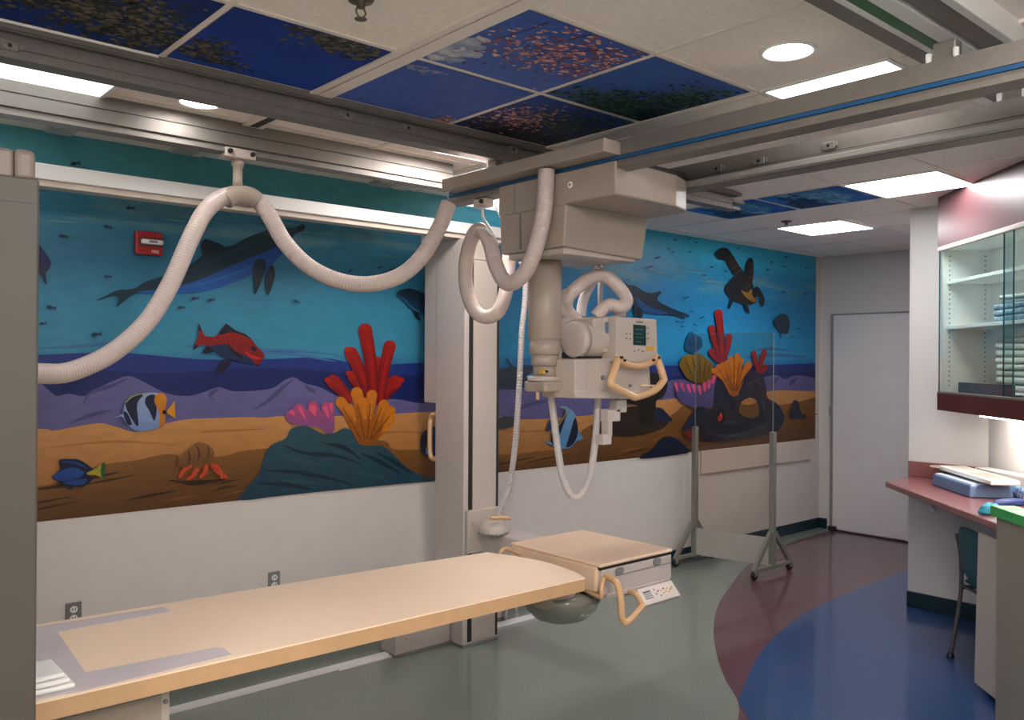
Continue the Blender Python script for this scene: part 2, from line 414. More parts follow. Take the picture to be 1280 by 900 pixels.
# ------------------------------------------------------------------ painted sea mural (flat paint on the wall)
KM = 1.25                      # how bright the wall stands in the room: turns seen colours into paint colours
class Paint:
    """flat coloured shapes, each a hair in front of the last, on one mesh"""
    def __init__(self, to3d, out, k, eps=0.00005):
        self.v = []; self.c = []; self.f = []; self.to3d = to3d; self.out = Vector(out); self.k = k; self.eps = eps; self.lev = 1
    def vert(self, p, rgb):
        self.v.append(self.to3d(p) + self.out*(self.eps*self.lev)); self.c.append(col(*rgb, k=self.k)); return len(self.v)-1
    def poly(self, pts, rgb, rgb2=None, axis=(0, 1), smooth=True, up=True):
        """filled outline; rgb2 blends the paint along axis (picture direction)"""
        P = [Vector((p[0], p[1], 0)) for p in pts]
        if smooth: P = spline(P, 3.0, closed=True)
        ts = [p.x*axis[0]+p.y*axis[1] for p in P]; lo, hi = min(ts), max(ts)
        ids = []
        for p, t in zip(P, ts):
            c = rgb if rgb2 is None else tuple(a+(b-a)*((t-lo)/(hi-lo+1e-9)) for a, b in zip(rgb, rgb2))
            ids.append(self.vert(p, c))
        for t in tessellate_polygon([P]): self.f.append([ids[i] for i in t])
        if up: self.lev += 1
    def stroke(self, pts, w, edge, mid=None, tip=None, off=0.25):
        """rounded brush stroke, w = width or list of widths; lighter paint along the middle"""
        P = spline([Vector((p[0], p[1], 0)) for p in pts], 3.0)
        w0 = w[0] if isinstance(w, (list, tuple)) else w
        if w0 > 3:
            acc = 0
            while len(P) > 4 and acc < w0*0.42: acc += (P[1]-P[0]).length; P.pop(0)
        n = len(P); mid = mid or edge
        W = [w]*n if not isinstance(w, (list, tuple)) else [w[0]+(w[-1]-w[0])*i/(n-1) if len(w) == 2 else w[min(len(w)-1, int(i/(n-1)*(len(w)-1)))] + (w[min(len(w)-1, int(i/(n-1)*(len(w)-1))+1)]-w[min(len(w)-1, int(i/(n-1)*(len(w)-1)))])*((i/(n-1)*(len(w)-1)) % 1) for i in range(n)]
        rows = []
        def row(p, nrm, ww, f=0.0):
            cc = [tuple(a+(b-a)*s for a, b in zip(edge, mid)) for s in (0, .55, 1, .45, 0)]
            if tip is not None: cc = [tuple(a+(b-a)*f for a, b in zip(c, tip)) for c in cc]
            return [self.vert(p+nrm*(ww*o), c) for o, c in zip((-.5, -.28, -.08, .2, .5), cc)]
        for i, p in enumerate(P):
            t = (P[min(n-1, i+1)]-P[max(0, i-1)]).normalized(); nr = Vector((-t.y, t.x, 0))
            f = max(0, 1-i/(n-1)*2.2)
            if i == 0:
                for k in (0.95, 0.75, 0.4):
                    rows.append(row(p - t*(W[0]*0.5*k), nr, W[0]*math.sqrt(max(0.02, 1-k*k)), 1))
            rows.append(row(p, nr, W[i], f))
            if i == n-1:
                for k in (0.4, 0.75, 0.95):
                    rows.append(row(p + t*(W[-1]*0.5*k), nr, W[-1]*math.sqrt(max(0.02, 1-k*k)), 0))
        for A, C in zip(rows, rows[1:]):
            for k in range(4): self.f.append([A[k], A[k+1], C[k+1], C[k]])
        self.lev += 1
    def mesh(self, name, material):
        me = bpy.data.meshes.new(name); me.from_pydata([tuple(v) for v in self.v], [], self.f)
        ca = me.color_attributes.new('paint', 'FLOAT_COLOR', 'POINT')
        ca.data.foreach_set('color', [x for c in self.c for x in c])
        me.materials.append(material)
        o = bpy.data.objects.new(name, me); COL.objects.link(o); return o

MY = WALL_Y - 0.001
mu = Paint(lambda p: at(p[0], p[1], 'y', MY), (0, -1, 0), KM)
# water: a grid of wall paint from a green-blue top, lightened against weak light there, to deep blue
X0, X1, Z0, Z1 = -0.6, at(1019.3, 450, 'y', MY).x, 0.945, CEIL
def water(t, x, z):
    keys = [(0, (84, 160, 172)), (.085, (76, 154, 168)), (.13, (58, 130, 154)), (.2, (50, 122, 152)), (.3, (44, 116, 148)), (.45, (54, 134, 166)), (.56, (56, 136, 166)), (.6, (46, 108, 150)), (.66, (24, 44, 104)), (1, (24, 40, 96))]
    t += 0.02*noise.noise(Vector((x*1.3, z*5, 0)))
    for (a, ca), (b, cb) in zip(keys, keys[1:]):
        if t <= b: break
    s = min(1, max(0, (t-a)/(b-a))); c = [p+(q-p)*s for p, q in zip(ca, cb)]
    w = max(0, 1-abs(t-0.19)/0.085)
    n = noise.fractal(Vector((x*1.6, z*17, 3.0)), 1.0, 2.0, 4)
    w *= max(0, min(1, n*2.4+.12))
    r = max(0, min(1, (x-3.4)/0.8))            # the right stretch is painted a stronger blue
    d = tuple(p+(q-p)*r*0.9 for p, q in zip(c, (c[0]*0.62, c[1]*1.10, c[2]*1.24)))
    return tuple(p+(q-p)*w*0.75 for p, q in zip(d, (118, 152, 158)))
NX, NZ = 240, 90
idx = {}
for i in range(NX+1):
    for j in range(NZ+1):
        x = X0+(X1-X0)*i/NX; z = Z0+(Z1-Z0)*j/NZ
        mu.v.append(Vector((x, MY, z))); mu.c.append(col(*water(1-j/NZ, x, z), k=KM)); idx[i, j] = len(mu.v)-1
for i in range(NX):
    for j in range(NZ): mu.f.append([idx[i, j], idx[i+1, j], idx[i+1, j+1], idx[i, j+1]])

def below(top, rgb, rgb2, ext=None):
    """a painted layer from a top outline down to the mural's lower edge"""
    P = [Vector((p[0], p[1], 0)) for p in top]
    P = spline(P, 4.0)
    N = 6; rows = []
    for p in P:
        a = at(p.x, p.y, 'y', MY); c = []
        for k in range(N+1):
            q = Vector((a.x, MY, a.z+(Z0-a.z)*k/N)); s = k/N
            mu.v.append(q + mu.out*(mu.eps*mu.lev)); mu.c.append(col(*[u+(w-u)*s for u, w in zip(rgb, rgb2)], k=KM)); c.append(len(mu.v)-1)
        rows.append(c)
    for A, C in zip(rows, rows[1:]):
        for k in range(N): mu.f.append([A[k], C[k], C[k+1], A[k+1]])
    mu.lev += 1

LFT, RGT = -330, 1019.3
below([(LFT, 452), (-100, 450), (60, 443), (150, 441), (250, 449), (330, 449), (400, 447), (460, 456), (540, 454), (640, 462), (750, 459), (840, 457), (900, 458), (RGT, 454)], (30, 52, 122), (20, 30, 84))
below([(LFT, 466), (-100, 462), (60, 460), (200, 466), (330, 460), (440, 466), (540, 470), (640, 474), (750, 474), (860, 470), (RGT, 464)], (22, 36, 98), (18, 28, 80))
for s in ([(40, 436), (110, 432), (180, 424)], [(230, 432), (300, 436), (400, 441), (430, 447)], [(300, 447), (350, 441), (420, 452)], [(930, 447), (970, 444), (1008, 446)], [(640, 452), (700, 446), (760, 452)], [(946, 437), (965, 436), (985, 438)]):
    mu.stroke(s, [1, 4, 1], (48, 92, 146), (70, 118, 168))
below([(LFT, 500), (-60, 478), (30, 474), (49, 478.6), (60, 487), (71, 495), (86, 492), (105, 495), (124, 484.5), (142, 476), (161, 470), (180, 477.5), (208, 491.5), (234, 495), (255, 490), (273.5, 484), (292, 489), (323, 488), (342, 484.5), (356, 475), (368, 471.6), (380, 478.7), (401, 484.5), (430, 497), (494, 499), (534, 504), (600, 492), (628, 484), (661, 485), (693, 489), (717, 495), (762, 496), (820, 482), (848, 474), (880, 480), (930, 478), (957, 471), (972, 469), (981, 474), (996, 469), (RGT, 473)], (100, 96, 146), (78, 76, 126))
for s in ([(161, 472), (140, 482), (112, 492), (104, 506)], [(140, 512), (110, 520), (86, 530)], [(273, 486), (262, 494), (268, 500)], [(368, 474), (354, 484), (336, 500), (318, 512)], [(380, 481), (395, 492)], [(690, 500), (660, 506), (636, 516)], [(972, 472), (964, 482)], [(996, 472), (986, 482)]):
    mu.stroke(s, [1, 6, 1], (78, 74, 120), (72, 68, 112))
below([(LFT, 548), (-60, 540), (49, 536), (65, 538.5), (91, 534), (124, 529), (142.5, 532.6), (170.6, 539.6), (203.5, 530), (236, 524), (274, 522.5), (311, 521.5), (330, 522), (356, 520), (420, 520), (497, 517), (548, 515), (628, 521), (650, 524), (683, 523.4), (719.5, 520.4), (742, 518), (780, 508), (819, 501), (847.5, 498), (880, 500), (920, 494), (955.5, 490), (972, 488), (RGT, 489)], (196, 140, 82), (150, 94, 46))
for s in ([(60, 560), (140, 552), (220, 556)], [(420, 545), (500, 540), (545, 543)], [(630, 540), (680, 538), (730, 528)], [(250, 540), (330, 536)]):
    mu.stroke(s, [1, 3, 1], (160, 106, 56), (168, 112, 60))
below([(LFT, 640), (-60, 622), (49, 607.6), (67.5, 604), (100, 590), (131, 580.6), (170.6, 575), (208, 567.7), (241, 571), (278.5, 570), (302, 564), (330, 560.7), (380, 556), (473.5, 550), (494.5, 562), (548.5, 561), (626, 568), (671, 564), (701, 560), (721.6, 543.8), (733.8, 533.6), (750, 527), (778, 522), (823, 525.5), (846, 514), (858, 507), (910, 512), (966, 507), (995.7, 502.8), (RGT, 496)], (128, 86, 40), (92, 58, 27))
random.seed(3)
for i in range(46):
    x = random.uniform(-40, 1000)
    top = 600-(x-50)*0.085 if x < 560 else (590-(x-560)*0.18)
    bot = 646-(x-50)*0.104
    if 310 < x < 540: continue
    y = random.uniform(top, bot-4); l = random.uniform(20, 70)
    c = random.choice([(54, 34, 18), (66, 42, 20), (124, 82, 38)])
    mu.stroke([(x, y+2), (x+l*.5, y-l*0.05-1), (x+l, y-l*0.16)], [0.6, random.uniform(1.5, 4), 0.6], c)
mu.stroke([(49, 611), (70, 608), (110, 598), (150, 590)], [3, 6, 1], (54, 34, 18), (62, 40, 20))

random.seed(11)
for i in range(90):   # pale broken ripples painted under the surface
    x = random.uniform(-60, 1000)
    yt = 151+.168*x; yb = 654.3-.1057*x
    t = random.gauss(.185, .028); y = yt+(yb-yt)*t; l = random.uniform(14, 60)*(1 if x < 560 else .7); sl = .168+(-.1057-.168)*t
    if x+l > 1016: continue
    mu.stroke([(x, y), (x+l*.5, y+sl*l*.5+random.uniform(-1.2, 1.2)), (x+l, y+sl*l)], [.4, random.uniform(1, 3.2), .4], (66, 128, 152), random.choice([(96, 150, 166), (118, 162, 172), (84, 142, 162)]))
# --- left half of the scene
mu.poly([(301, 625), (306, 612), (314, 602), (323.4, 590), (335, 559.5), (356, 548), (363, 536), (377, 532), (387, 534), (403, 542), (417, 541), (430, 535), (443, 541), (454.7, 555), (478, 558), (492, 569), (508.6, 585), (534, 597), (548, 600.5)] + [(500, 604.6), (430, 611.5), (360, 618)], (42, 78, 92), (28, 60, 78), (0, 1))
for s in ([(352, 556), (380, 566), (420, 570), (450, 580)], [(330, 588), (370, 590), (420, 600), (440, 607)], [(400, 552), (430, 560), (450, 574)], [(450, 566), (480, 580), (500, 592)], [(322, 604), (360, 606), (390, 612)], [(470, 566), (490, 576), (515, 592)]):
    mu.stroke(s, [1, 6, 1], (14, 38, 54), (16, 42, 58))
for s in ([(345, 566), (375, 576), (410, 582)], [(380, 542), (410, 552), (428, 550)], [(350, 600), (400, 604)], [(440, 590), (480, 596)]):
    mu.stroke(s, [1, 5, 1], (40, 76, 84), (44, 82, 90))
# pink coral
mu.poly([(356, 519), (359, 513), (364, 512), (370, 505), (375, 505), (383, 513), (385, 503), (394, 502), (401, 515), (402, 505), (415, 505), (417, 537), (410, 542), (398, 534), (388, 533), (362, 529)], (176, 74, 120), (120, 74, 126))
for s, w in (([(364, 515), (368, 520)], 6), ([(373, 508), (381, 524)], 6), ([(389, 505), (393, 520)], 10), ([(405, 508), (410, 522)], 7), ([(413, 506), (414, 516)], 5)):
    mu.stroke(s, [w, 1], (214, 76, 112), (224, 88, 120))
# red tube coral, then orange coral in front
RD, RM = (96, 10, 12), (164, 18, 18)
for a, b, w in (((409, 471), (434, 498), 17), ((500, 471), (474, 500), 17), ((471, 446), (472, 500), 9), ((435, 463), (452, 492), 15), ((434, 433), (462, 500), 16), ((488, 426), (474, 500), 15), ((454, 404), (466, 500), 17)):
    m_ = ((a[0]+b[0])/2+(2 if a[0] < 460 else -2), (a[1]+b[1])/2)
    mu.stroke([a, m_, b], [w, w*0.82], RD, RM, (150, 22, 18)); mu.poly([(a[0]+(w*.28*math.cos(t*1.05)), a[1]+w*.22+w*.2*math.sin(t*1.05)) for t in range(6)], (166, 34, 26))
OD, OM = (128, 66, 10), (206, 124, 24)
for tx, ty, w in ((420, 497, 14), (494, 508, 12), (493, 521, 11), (487, 532, 11), (431, 504, 11), (484, 499, 13), (443, 484, 15), (465, 487, 13), (452, 495, 12)):
    mu.stroke([(tx, ty), ((tx*2+457)/3, (ty*2+545)/3), (457+(tx-457)*.2, 552)], [w, 7], OD, OM, (198, 116, 24))
mu.poly([(440, 530), (457, 524), (478, 530), (468, 552), (457, 557), (446, 551)], (160, 88, 14), (140, 76, 12))
for tx, ty in ((428, 510), (446, 505), (462, 505), (476, 510), (486, 520)):
    mu.stroke([(tx, ty), (457+(tx-457)*.25, 548)], [1, 2], (112, 58, 8))
# big dolphin
mu.poly([(120, 376), (133, 369), (148.5, 362.4), (166.6, 361), (182.5, 352), (209.7, 343), (237, 331), (255, 317), (268.6, 311), (289, 307), (309.4, 296.7), (336.5, 286.5), (352, 284), (366, 286), (377, 280.4), (380.7, 284), (377, 289), (368, 293), (362, 301), (357, 308), (351, 318), (343, 326), (332, 337.5), (314, 344), (291, 353), (268.6, 361), (237, 366.5), (205, 367), (171, 367), (155, 376), (145, 384), (148.5, 372.6), (142, 370)], (14, 40, 54), (22, 54, 70), (0, 1))
mu.poly([(171, 364.7), (205, 361), (246, 351), (282, 335), (314, 321.6), (341, 310), (354.7, 301), (357, 308), (351, 318), (343, 326), (332, 337.5), (314, 344), (291, 353), (268.6, 361), (237, 366.5), (205, 367), (180, 367)], (16, 62, 132), (18, 88, 166), (0, 1))
mu.poly([(255, 321), (250, 308), (255, 299), (266, 302), (280, 309), (268, 314)], (12, 36, 50))
mu.stroke([(212, 348), (244, 335), (275, 322), (300, 309), (330, 297)], [1, 7, 1], (16, 44, 60), (24, 62, 80)); mu.stroke([(200, 363), (245, 357), (290, 343), (330, 326)], [1, 6, 1], (18, 76, 148), (34, 108, 182)); mu.stroke([(352, 297), (362, 293), (374, 286)], [.6, 1.2, .4], (8, 24, 36)); mu.poly([(349, 299), (351, 297.5), (353, 299), (351, 300.5)], (6, 14, 22))
mu.poly([(315, 335), (320.7, 325), (331, 327), (328.6, 344), (318.4, 368), (317, 353)], (12, 34, 50))
mu.poly([(332, 340), (339, 331), (343, 342), (340, 355.6), (334, 369), (331, 353)], (12, 34, 50))
# red grouper
mu.poly([(258.4, 432), (265.6, 440.3), (252, 441)], (28, 24, 50)); mu.poly([(278, 450), (288.7, 452), (280.7, 462.6), (269, 466), (272.7, 456)], (34, 26, 54))
mu.poly([(247, 404), (254, 418), (256.7, 420), (265.6, 421), (272.7, 417), (280.7, 406), (283.3, 406), (294, 413.7), (306.4, 418.6), (312.7, 423.4), (319.8, 432.3), (328.7, 442), (329.6, 447.4), (325.6, 450.6), (324.7, 455.4), (317, 455.4), (308, 453), (292, 451), (279.8, 447.4), (268, 440), (263, 433), (253, 431.5), (246, 433), (240.7, 437.7), (243, 429), (247, 421), (247.3, 412)], (150, 28, 26), (116, 20, 24), (0, 1))
mu.poly([(272.7, 417), (280.7, 405.5), (283.5, 405.5), (294, 413), (306.4, 418), (313, 424), (301, 418.5), (287, 415.5), (276, 418.5)], (22, 26, 44))
mu.poly([(263, 433), (283, 430.5), (294, 439), (310, 446.6), (318, 455), (308, 453), (292, 451), (279.8, 447.4), (268, 440)], (26, 46, 84), (22, 40, 80))
mu.poly([(283, 429), (290, 436), (300, 444), (303, 449), (290, 442)], (34, 18, 26)); mu.stroke([(306, 440), (314, 446), (324, 448)], [2, 4, 2], (190, 40, 26))
for k in range(7):
    for j in range(3):
        x_, y_ = 270+k*6.2+j*1.5, 422+j*4.4+k*(1.2 if k > 2 else .2)
        mu.stroke([(x_, y_-1.4), (x_+1.6, y_), (x_, y_+1.6)], [.5, 1.1, .5], (104, 14, 18))
mu.poly([(240.7, 437.7), (243, 431), (247, 433)], (24, 26, 52)); mu.poly([(247, 404), (251, 412), (247.5, 414)], (40, 24, 40))
mu.poly([(312, 434), (316, 433), (320, 437), (316, 440)], (16, 26, 40))
# butterfly fish
mu.poly([(140, 522), (152, 517), (154, 509), (156.5, 503), (162, 496), (170.5, 493), (183, 491), (196, 491), (207, 496), (206, 510), (204.5, 531), (197, 534), (189, 537), (170.5, 538.5), (161, 533), (156.5, 529), (152, 521)], (150, 166, 196), (112, 138, 190), (0, 1))
for pg in ([(156, 504), (170.5, 494), (178, 494), (170.5, 505), (172, 532), (164, 524)], [(183, 495), (193, 494), (195, 510), (192, 526), (186, 514), (180, 503)], [(153, 515), (158, 516), (164, 530), (158, 530)]):
    mu.poly(pg, (22, 28, 60))
mu.stroke([(156, 503), (166, 495), (182, 491)], 1.4, (150, 150, 60))
mu.poly([(193, 495), (200, 491), (207, 496), (206, 510), (204.5, 531), (198, 532), (198.6, 517), (192.5, 503)], (206, 132, 26), (186, 112, 20))
mu.poly([(206, 515), (217.4, 501), (218, 523)], (208, 140, 24), smooth=False); mu.poly([(201.5, 515), (204.5, 512), (208, 515), (204.5, 518)], (12, 18, 44))
# blue tang
mu.poly([(64, 596), (74.5, 586), (73, 575), (86, 573.3), (97, 574), (105, 578), (112, 583), (116.7, 588), (108, 593), (115.5, 597), (105, 607.5), (92, 608), (79, 607), (71, 601)], (10, 22, 52), (8, 16, 40))
mu.poly([(65, 596), (76, 588), (92, 584), (104, 590), (100, 596), (88, 600), (76, 601)], (18, 72, 150), (14, 58, 126)); mu.poly([(78, 603), (92, 600), (108, 598), (104, 605), (90, 606)], (16, 62, 132))
mu.poly([(75, 577), (90, 576), (104, 581), (108, 585), (92, 580)], (16, 56, 116))
mu.poly([(107, 591.5), (120, 585), (128, 578), (126, 588), (129.5, 597.5), (120, 594)], (160, 148, 30)); mu.poly([(127, 578), (131, 580), (130, 590), (131, 598), (126, 596), (125, 588)], (34, 92, 52))
mu.poly([(80, 607), (90, 607.5), (88, 612)], (10, 18, 40))
# hermit crab
mu.stroke([(210, 600), (240, 603), (280, 599)], [1, 6, 1], (52, 32, 18))
for s in ([(241, 580), (230, 586), (224, 595)], [(248, 582), (243, 590), (237, 597)], [(256, 580), (256, 588), (250, 595)], [(244, 586), (240, 594), (234, 598)], [(262, 577), (270, 588), (281, 596)], [(266, 580), (274, 588), (276, 596)]):
    mu.stroke(s, [7, 5], (168, 54, 26), (206, 82, 42))
mu.poly([(220, 574), (228, 566), (234, 561), (241, 555), (248, 552), (257, 555), (264, 559.5), (267, 568), (262, 573), (255, 572.5), (243, 578), (231.4, 584), (222, 582)], (142, 98, 58), (110, 70, 36))
for s in ([(234, 562), (236, 572), (234, 581)], [(244, 555), (248, 566), (246, 576)], [(258, 556), (260, 566), (258, 572)]):
    mu.stroke(s, [1, 3, 1], (86, 54, 28))
# creature by the left edge, small dolphin, dark striped fish by the column
mu.poly([(46, 306), (52, 311), (57, 318), (63, 328), (60, 337), (56, 342), (58, 356), (54, 352), (50, 344), (40, 340), (38, 318)], (18, 36, 84), (14, 28, 70))
mu.poly([(494, 367), (503, 361.5), (515, 361.5), (530, 368), (560, 380), (590, 402), (560, 404), (530, 395), (519, 391), (505, 378)], (14, 34, 48), (18, 60, 100))
mu.poly([(514, 385), (520, 389), (524, 401), (517, 395)], (12, 30, 46)); mu.stroke([(496, 370), (505, 375), (512, 384), (530, 394)], [1, 3, 1], (40, 92, 130))
mu.poly([(524, 550), (530, 538), (551, 531), (575, 540), (575, 562), (551, 571), (534, 570), (526, 564)], (18, 34, 84), (14, 26, 70)); mu.poly([(526, 548), (532, 542), (538, 550), (534, 556), (538, 566), (530, 566)], (12, 16, 32)); mu.stroke([(538, 550), (534, 557), (532, 566)], [2, 4, 3], (90, 150, 186))
# --- between column and crane
mu.poly([(600, 470), (626, 461), (637, 459), (630, 448), (634, 449), (641, 458), (660, 456), (668, 462), (664, 474), (655, 484), (626, 486), (600, 482)], (52, 64, 84), (40, 50, 72))
mu.poly([(656, 470), (664, 466), (670, 460), (669, 464), (660, 472)], (66, 140, 190)); mu.poly([(620, 523), (640, 521), (642, 532), (620, 536)], (58, 62, 68))
mu.poly([(697, 508.5), (705, 507.5), (715.5, 515), (719, 523), (720.5, 531.6), (722, 540), (727.7, 548), (720, 551), (711, 559.5), (699, 561), (689, 557), (677, 550), (687, 552), (690, 536), (701, 523.4), (706, 516), (703, 511)], (112, 160, 196), (80, 132, 180), (0, 1))
mu.poly([(690, 536), (700, 524), (707, 516), (703, 530), (697, 546), (692, 556), (687, 552)], (20, 34, 66)); mu.poly([(717, 522), (720.5, 532), (720, 545), (714, 556), (706, 559), (710, 545)], (18, 28, 52)); mu.poly([(681, 538.5), (687, 522), (690, 532), (686, 538)], (26, 56, 104))
mu.stroke([(699, 509.5), (706, 512), (704, 520), (696, 532)], [1, 2], (150, 140, 90))
# dark driftwood stump
mu.poly([(740, 535), (760, 515), (790, 508), (820, 512), (835, 520), (825, 536), (780, 545)], (44, 32, 22)); mu.poly([(770, 500), (790, 480), (799, 466), (823, 468), (833, 480), (827, 497), (819, 500), (817, 527), (806, 532), (797, 526), (796, 508)], (34, 28, 24), (26, 22, 18))
mu.poly([(817, 511), (825, 510), (833, 518), (839, 525.5), (828, 527), (816, 525)], (24, 34, 62))
mu.poly([(799, 573), (815, 560), (825, 548), (837, 545.5), (848, 551), (857, 560), (858, 566)], (20, 30, 56), (16, 24, 46))
# --- right half
mu.poly([(770, 350), (784, 356), (792, 357), (803, 364), (813, 366.5), (823, 364), (825, 366), (820, 374.6), (831, 382), (846, 388.5), (858, 393), (860.5, 396), (853, 394.5), (855, 399), (844.5, 395), (825, 393), (809, 392), (801, 388), (790, 380), (775, 372)], (12, 34, 54), (16, 44, 70))
mu.poly([(794, 372), (806, 381), (820, 387), (834, 391), (822, 393), (808, 391.5), (798, 385)], (22, 76, 140)); mu.poly([(799, 384), (802, 395), (798, 398), (796, 388)], (12, 32, 50)); mu.poly([(793, 380), (796, 392), (793, 399), (790, 384)], (12, 32, 50))
TU, TV = (26, 30, 34), (44, 44, 40)
mu.poly([(912, 371), (915.5, 375), (910.6, 386), (909, 383)], (24, 34, 56)); mu.poly([(927.8, 379), (933, 382.8), (935.5, 392), (930, 388)], (24, 34, 56))
mu.poly([(940, 361.7), (945.6, 358.5), (951, 366), (954.5, 376), (951.7, 384), (948.5, 380), (946.7, 371), (942, 371)], TU, TV)
mu.poly([(904.3, 360.5), (908, 354), (915.5, 346), (926.7, 339.5), (936, 348), (940, 357), (941, 368), (944.5, 377), (935.5, 381), (926.7, 380), (915.5, 375.5), (906.7, 367.5)], (30, 36, 50), (34, 34, 36))
mu.poly([(924.5, 362.8), (933, 366), (938, 361), (939, 370), (944.5, 376), (940, 378), (931, 372)], (150, 112, 48), (136, 98, 40))
mu.poly([(892, 317), (899, 310.5), (906.7, 310.5), (913, 317), (922, 331.7), (927, 339.5), (925, 346), (918, 346), (909, 333), (904, 325), (896.7, 324.5)], TU, TV); mu.poly([(931, 329.5), (935.5, 322.5), (940, 326), (940, 345), (936, 362), (931, 363), (928, 353)], TU, TV)
for p, q in (((913, 320), (910, 324)), ((916, 326), (912, 329)), ((920, 332), (915, 335)), ((924, 338), (919, 341)), ((939, 330), (937, 333)), ((939, 338), (936, 340)), ((938, 347), (935, 349)), ((936, 356), (933, 358))): mu.stroke([p, q], [1.6, .8], (98, 78, 44))
mu.poly([(973, 415), (975, 415), (974.3, 425)], (30, 50, 72)); mu.poly([(964.6, 402), (970.4, 394.5), (977, 391.8), (983, 395), (985.5, 402), (985, 410), (983, 417), (975, 415.5), (968.5, 410)], (34, 60, 78), (26, 44, 60)); mu.stroke([(974, 395), (976, 404), (975, 413)], [1, 2, 1], (24, 40, 54))
mu.poly([(855, 437), (856, 424.4), (859, 418), (863, 414), (867.6, 419), (874, 421), (876.5, 428), (876, 434), (869, 439), (865.5, 442)], (16, 92, 132), (14, 74, 116))
for s in ([(863, 417), (866, 430), (866, 440)], [(859, 424), (863, 434)], [(873, 425), (869, 436)]): mu.stroke(s, [1, 3, 1], (12, 64, 102))
mu.poly([(847.5, 456), (851, 447), (858, 443), (864, 444), (869.7, 441), (876, 444), (881, 447.7), (889, 455), (889, 466), (886, 476), (872, 479), (858, 474), (851.7, 465)], (138, 106, 24), (104, 80, 20))
for s in ([(855, 448), (860, 462), (866, 476)], [(863, 445), (867, 460), (870, 477)], [(872, 444), (873, 460), (873, 478)], [(880, 449), (879, 462), (876, 477)], [(886, 456), (883, 466)]): mu.stroke(s, [1, 2.4, 1], (84, 64, 14))
mu.poly([(845, 481), (855, 478), (872, 482), (892, 471), (892, 490), (891, 507), (882, 510), (871, 511), (858, 507), (847.5, 500.6), (842, 488)], (92, 84, 138), (74, 72, 122))
for x, y, dx in ((843, 480, 2), (850, 480, 3), (858, 482, 3), (865, 482, 2), (872, 484, 2), (879, 480, 0), (885, 477, -1), (891, 471, -2)): mu.stroke([(x, y), (x+dx, y+8)], [5, 2.5], (204, 72, 122), (222, 92, 138))
for p3, w in (([(886.5, 434), (889, 443), (898, 452)], 8), ([(910, 416), (908, 432), (902, 450)], 8), ([(887, 405), (890, 422), (897, 446)], 8), ([(896, 387), (899, 420), (901, 448)], 9.5), ([(957.5, 456), (952, 462), (947, 468)], 7.5), ([(955.5, 436), (950, 450), (946, 465)], 7), ([(939.5, 436), (942.5, 452), (947, 466)], 6.5)):
    mu.stroke(p3, [w, w*.85], (96, 18, 26), (166, 32, 34), (150, 26, 26))
mu.poly([(892, 480), (900, 474), (911, 488), (916, 496), (926, 481), (932, 470), (938.5, 463), (951, 469), (955.5, 484), (957.6, 497), (966, 502), (972, 507), (977, 516), (979, 523), (971, 537), (955.5, 543.5), (904.7, 551), (877, 549.5), (871, 538), (852, 538), (858, 524), (866.6, 511), (876, 508), (888, 512)], (30, 40, 64), (22, 30, 50))
for s in ([(900, 480), (908, 492), (912, 505)], [(940, 470), (944, 490), (936, 496)], [(960, 505), (966, 520), (960, 534)], [(880, 520), (876, 534), (884, 544)], [(905, 530), (930, 536), (950, 532)], [(920, 498), (912, 512), (914, 526)]): mu.stroke(s, [1, 7, 1], (18, 24, 40), (20, 28, 46))
for s in ([(928, 486), (940, 476), (948, 478)], [(880, 540), (905, 545), (930, 541)], [(950, 500), (955, 514)], [(900, 528), (920, 528)]): mu.stroke(s, [1, 4, 1], (42, 56, 86))
mu.poly([(921.6, 511), (926, 501.7), (936, 497), (944, 501), (947, 517.6), (936, 522.5), (924, 518)], (112, 78, 34)); mu.poly([(924, 504), (930, 499), (937, 497), (944, 502), (934, 506)], (184, 128, 74))
mu.poly([(892, 524), (895, 512), (899, 507), (905, 514), (904, 526), (897, 531)], (16, 18, 28)); mu.poly([(897, 522), (899, 515), (901, 520), (899, 526)], (186, 76, 40)); mu.poly([(895, 522), (898, 519), (900, 524), (897, 527)], (170, 28, 24))
OD, OM = (150, 82, 12), (214, 130, 30)
for tx, ty, w in ((893, 455, 8), (937, 452, 9), (886, 460, 7), (899, 452, 7), (930, 462, 8), (926, 446, 6), (911, 444, 7), (905, 449, 7), (920, 440, 6.5)): mu.stroke([(tx, ty), ((tx+916*1.2)/2.2, (ty+484*1.2)/2.2), (916+(tx-916)*.12, 492)], [w, 5], OD, OM, (206, 120, 26))
mu.poly([(908, 482), (916, 478), (925, 482), (920, 490), (916, 496), (911, 489)], (176, 98, 18), (150, 82, 12))
for tx, ty in ((897, 462), (903, 456), (908, 452), (915, 450), (923, 452), (927, 458), (931, 466)): mu.stroke([(tx, ty), (916+(tx-916)*.2, 488)], [.6, 1.4], (118, 60, 8))
mu.poly([(852, 541), (860, 536), (868, 539), (868, 546), (860, 548)], (110, 28, 26)); mu.poly([(985, 521), (988, 508), (990, 500.6), (995.7, 501.7), (998, 512), (1001, 520), (994, 523)], (24, 34, 60)); mu.poly([(999, 519), (1004, 518), (1007, 521), (1001, 523)], (30, 40, 60))
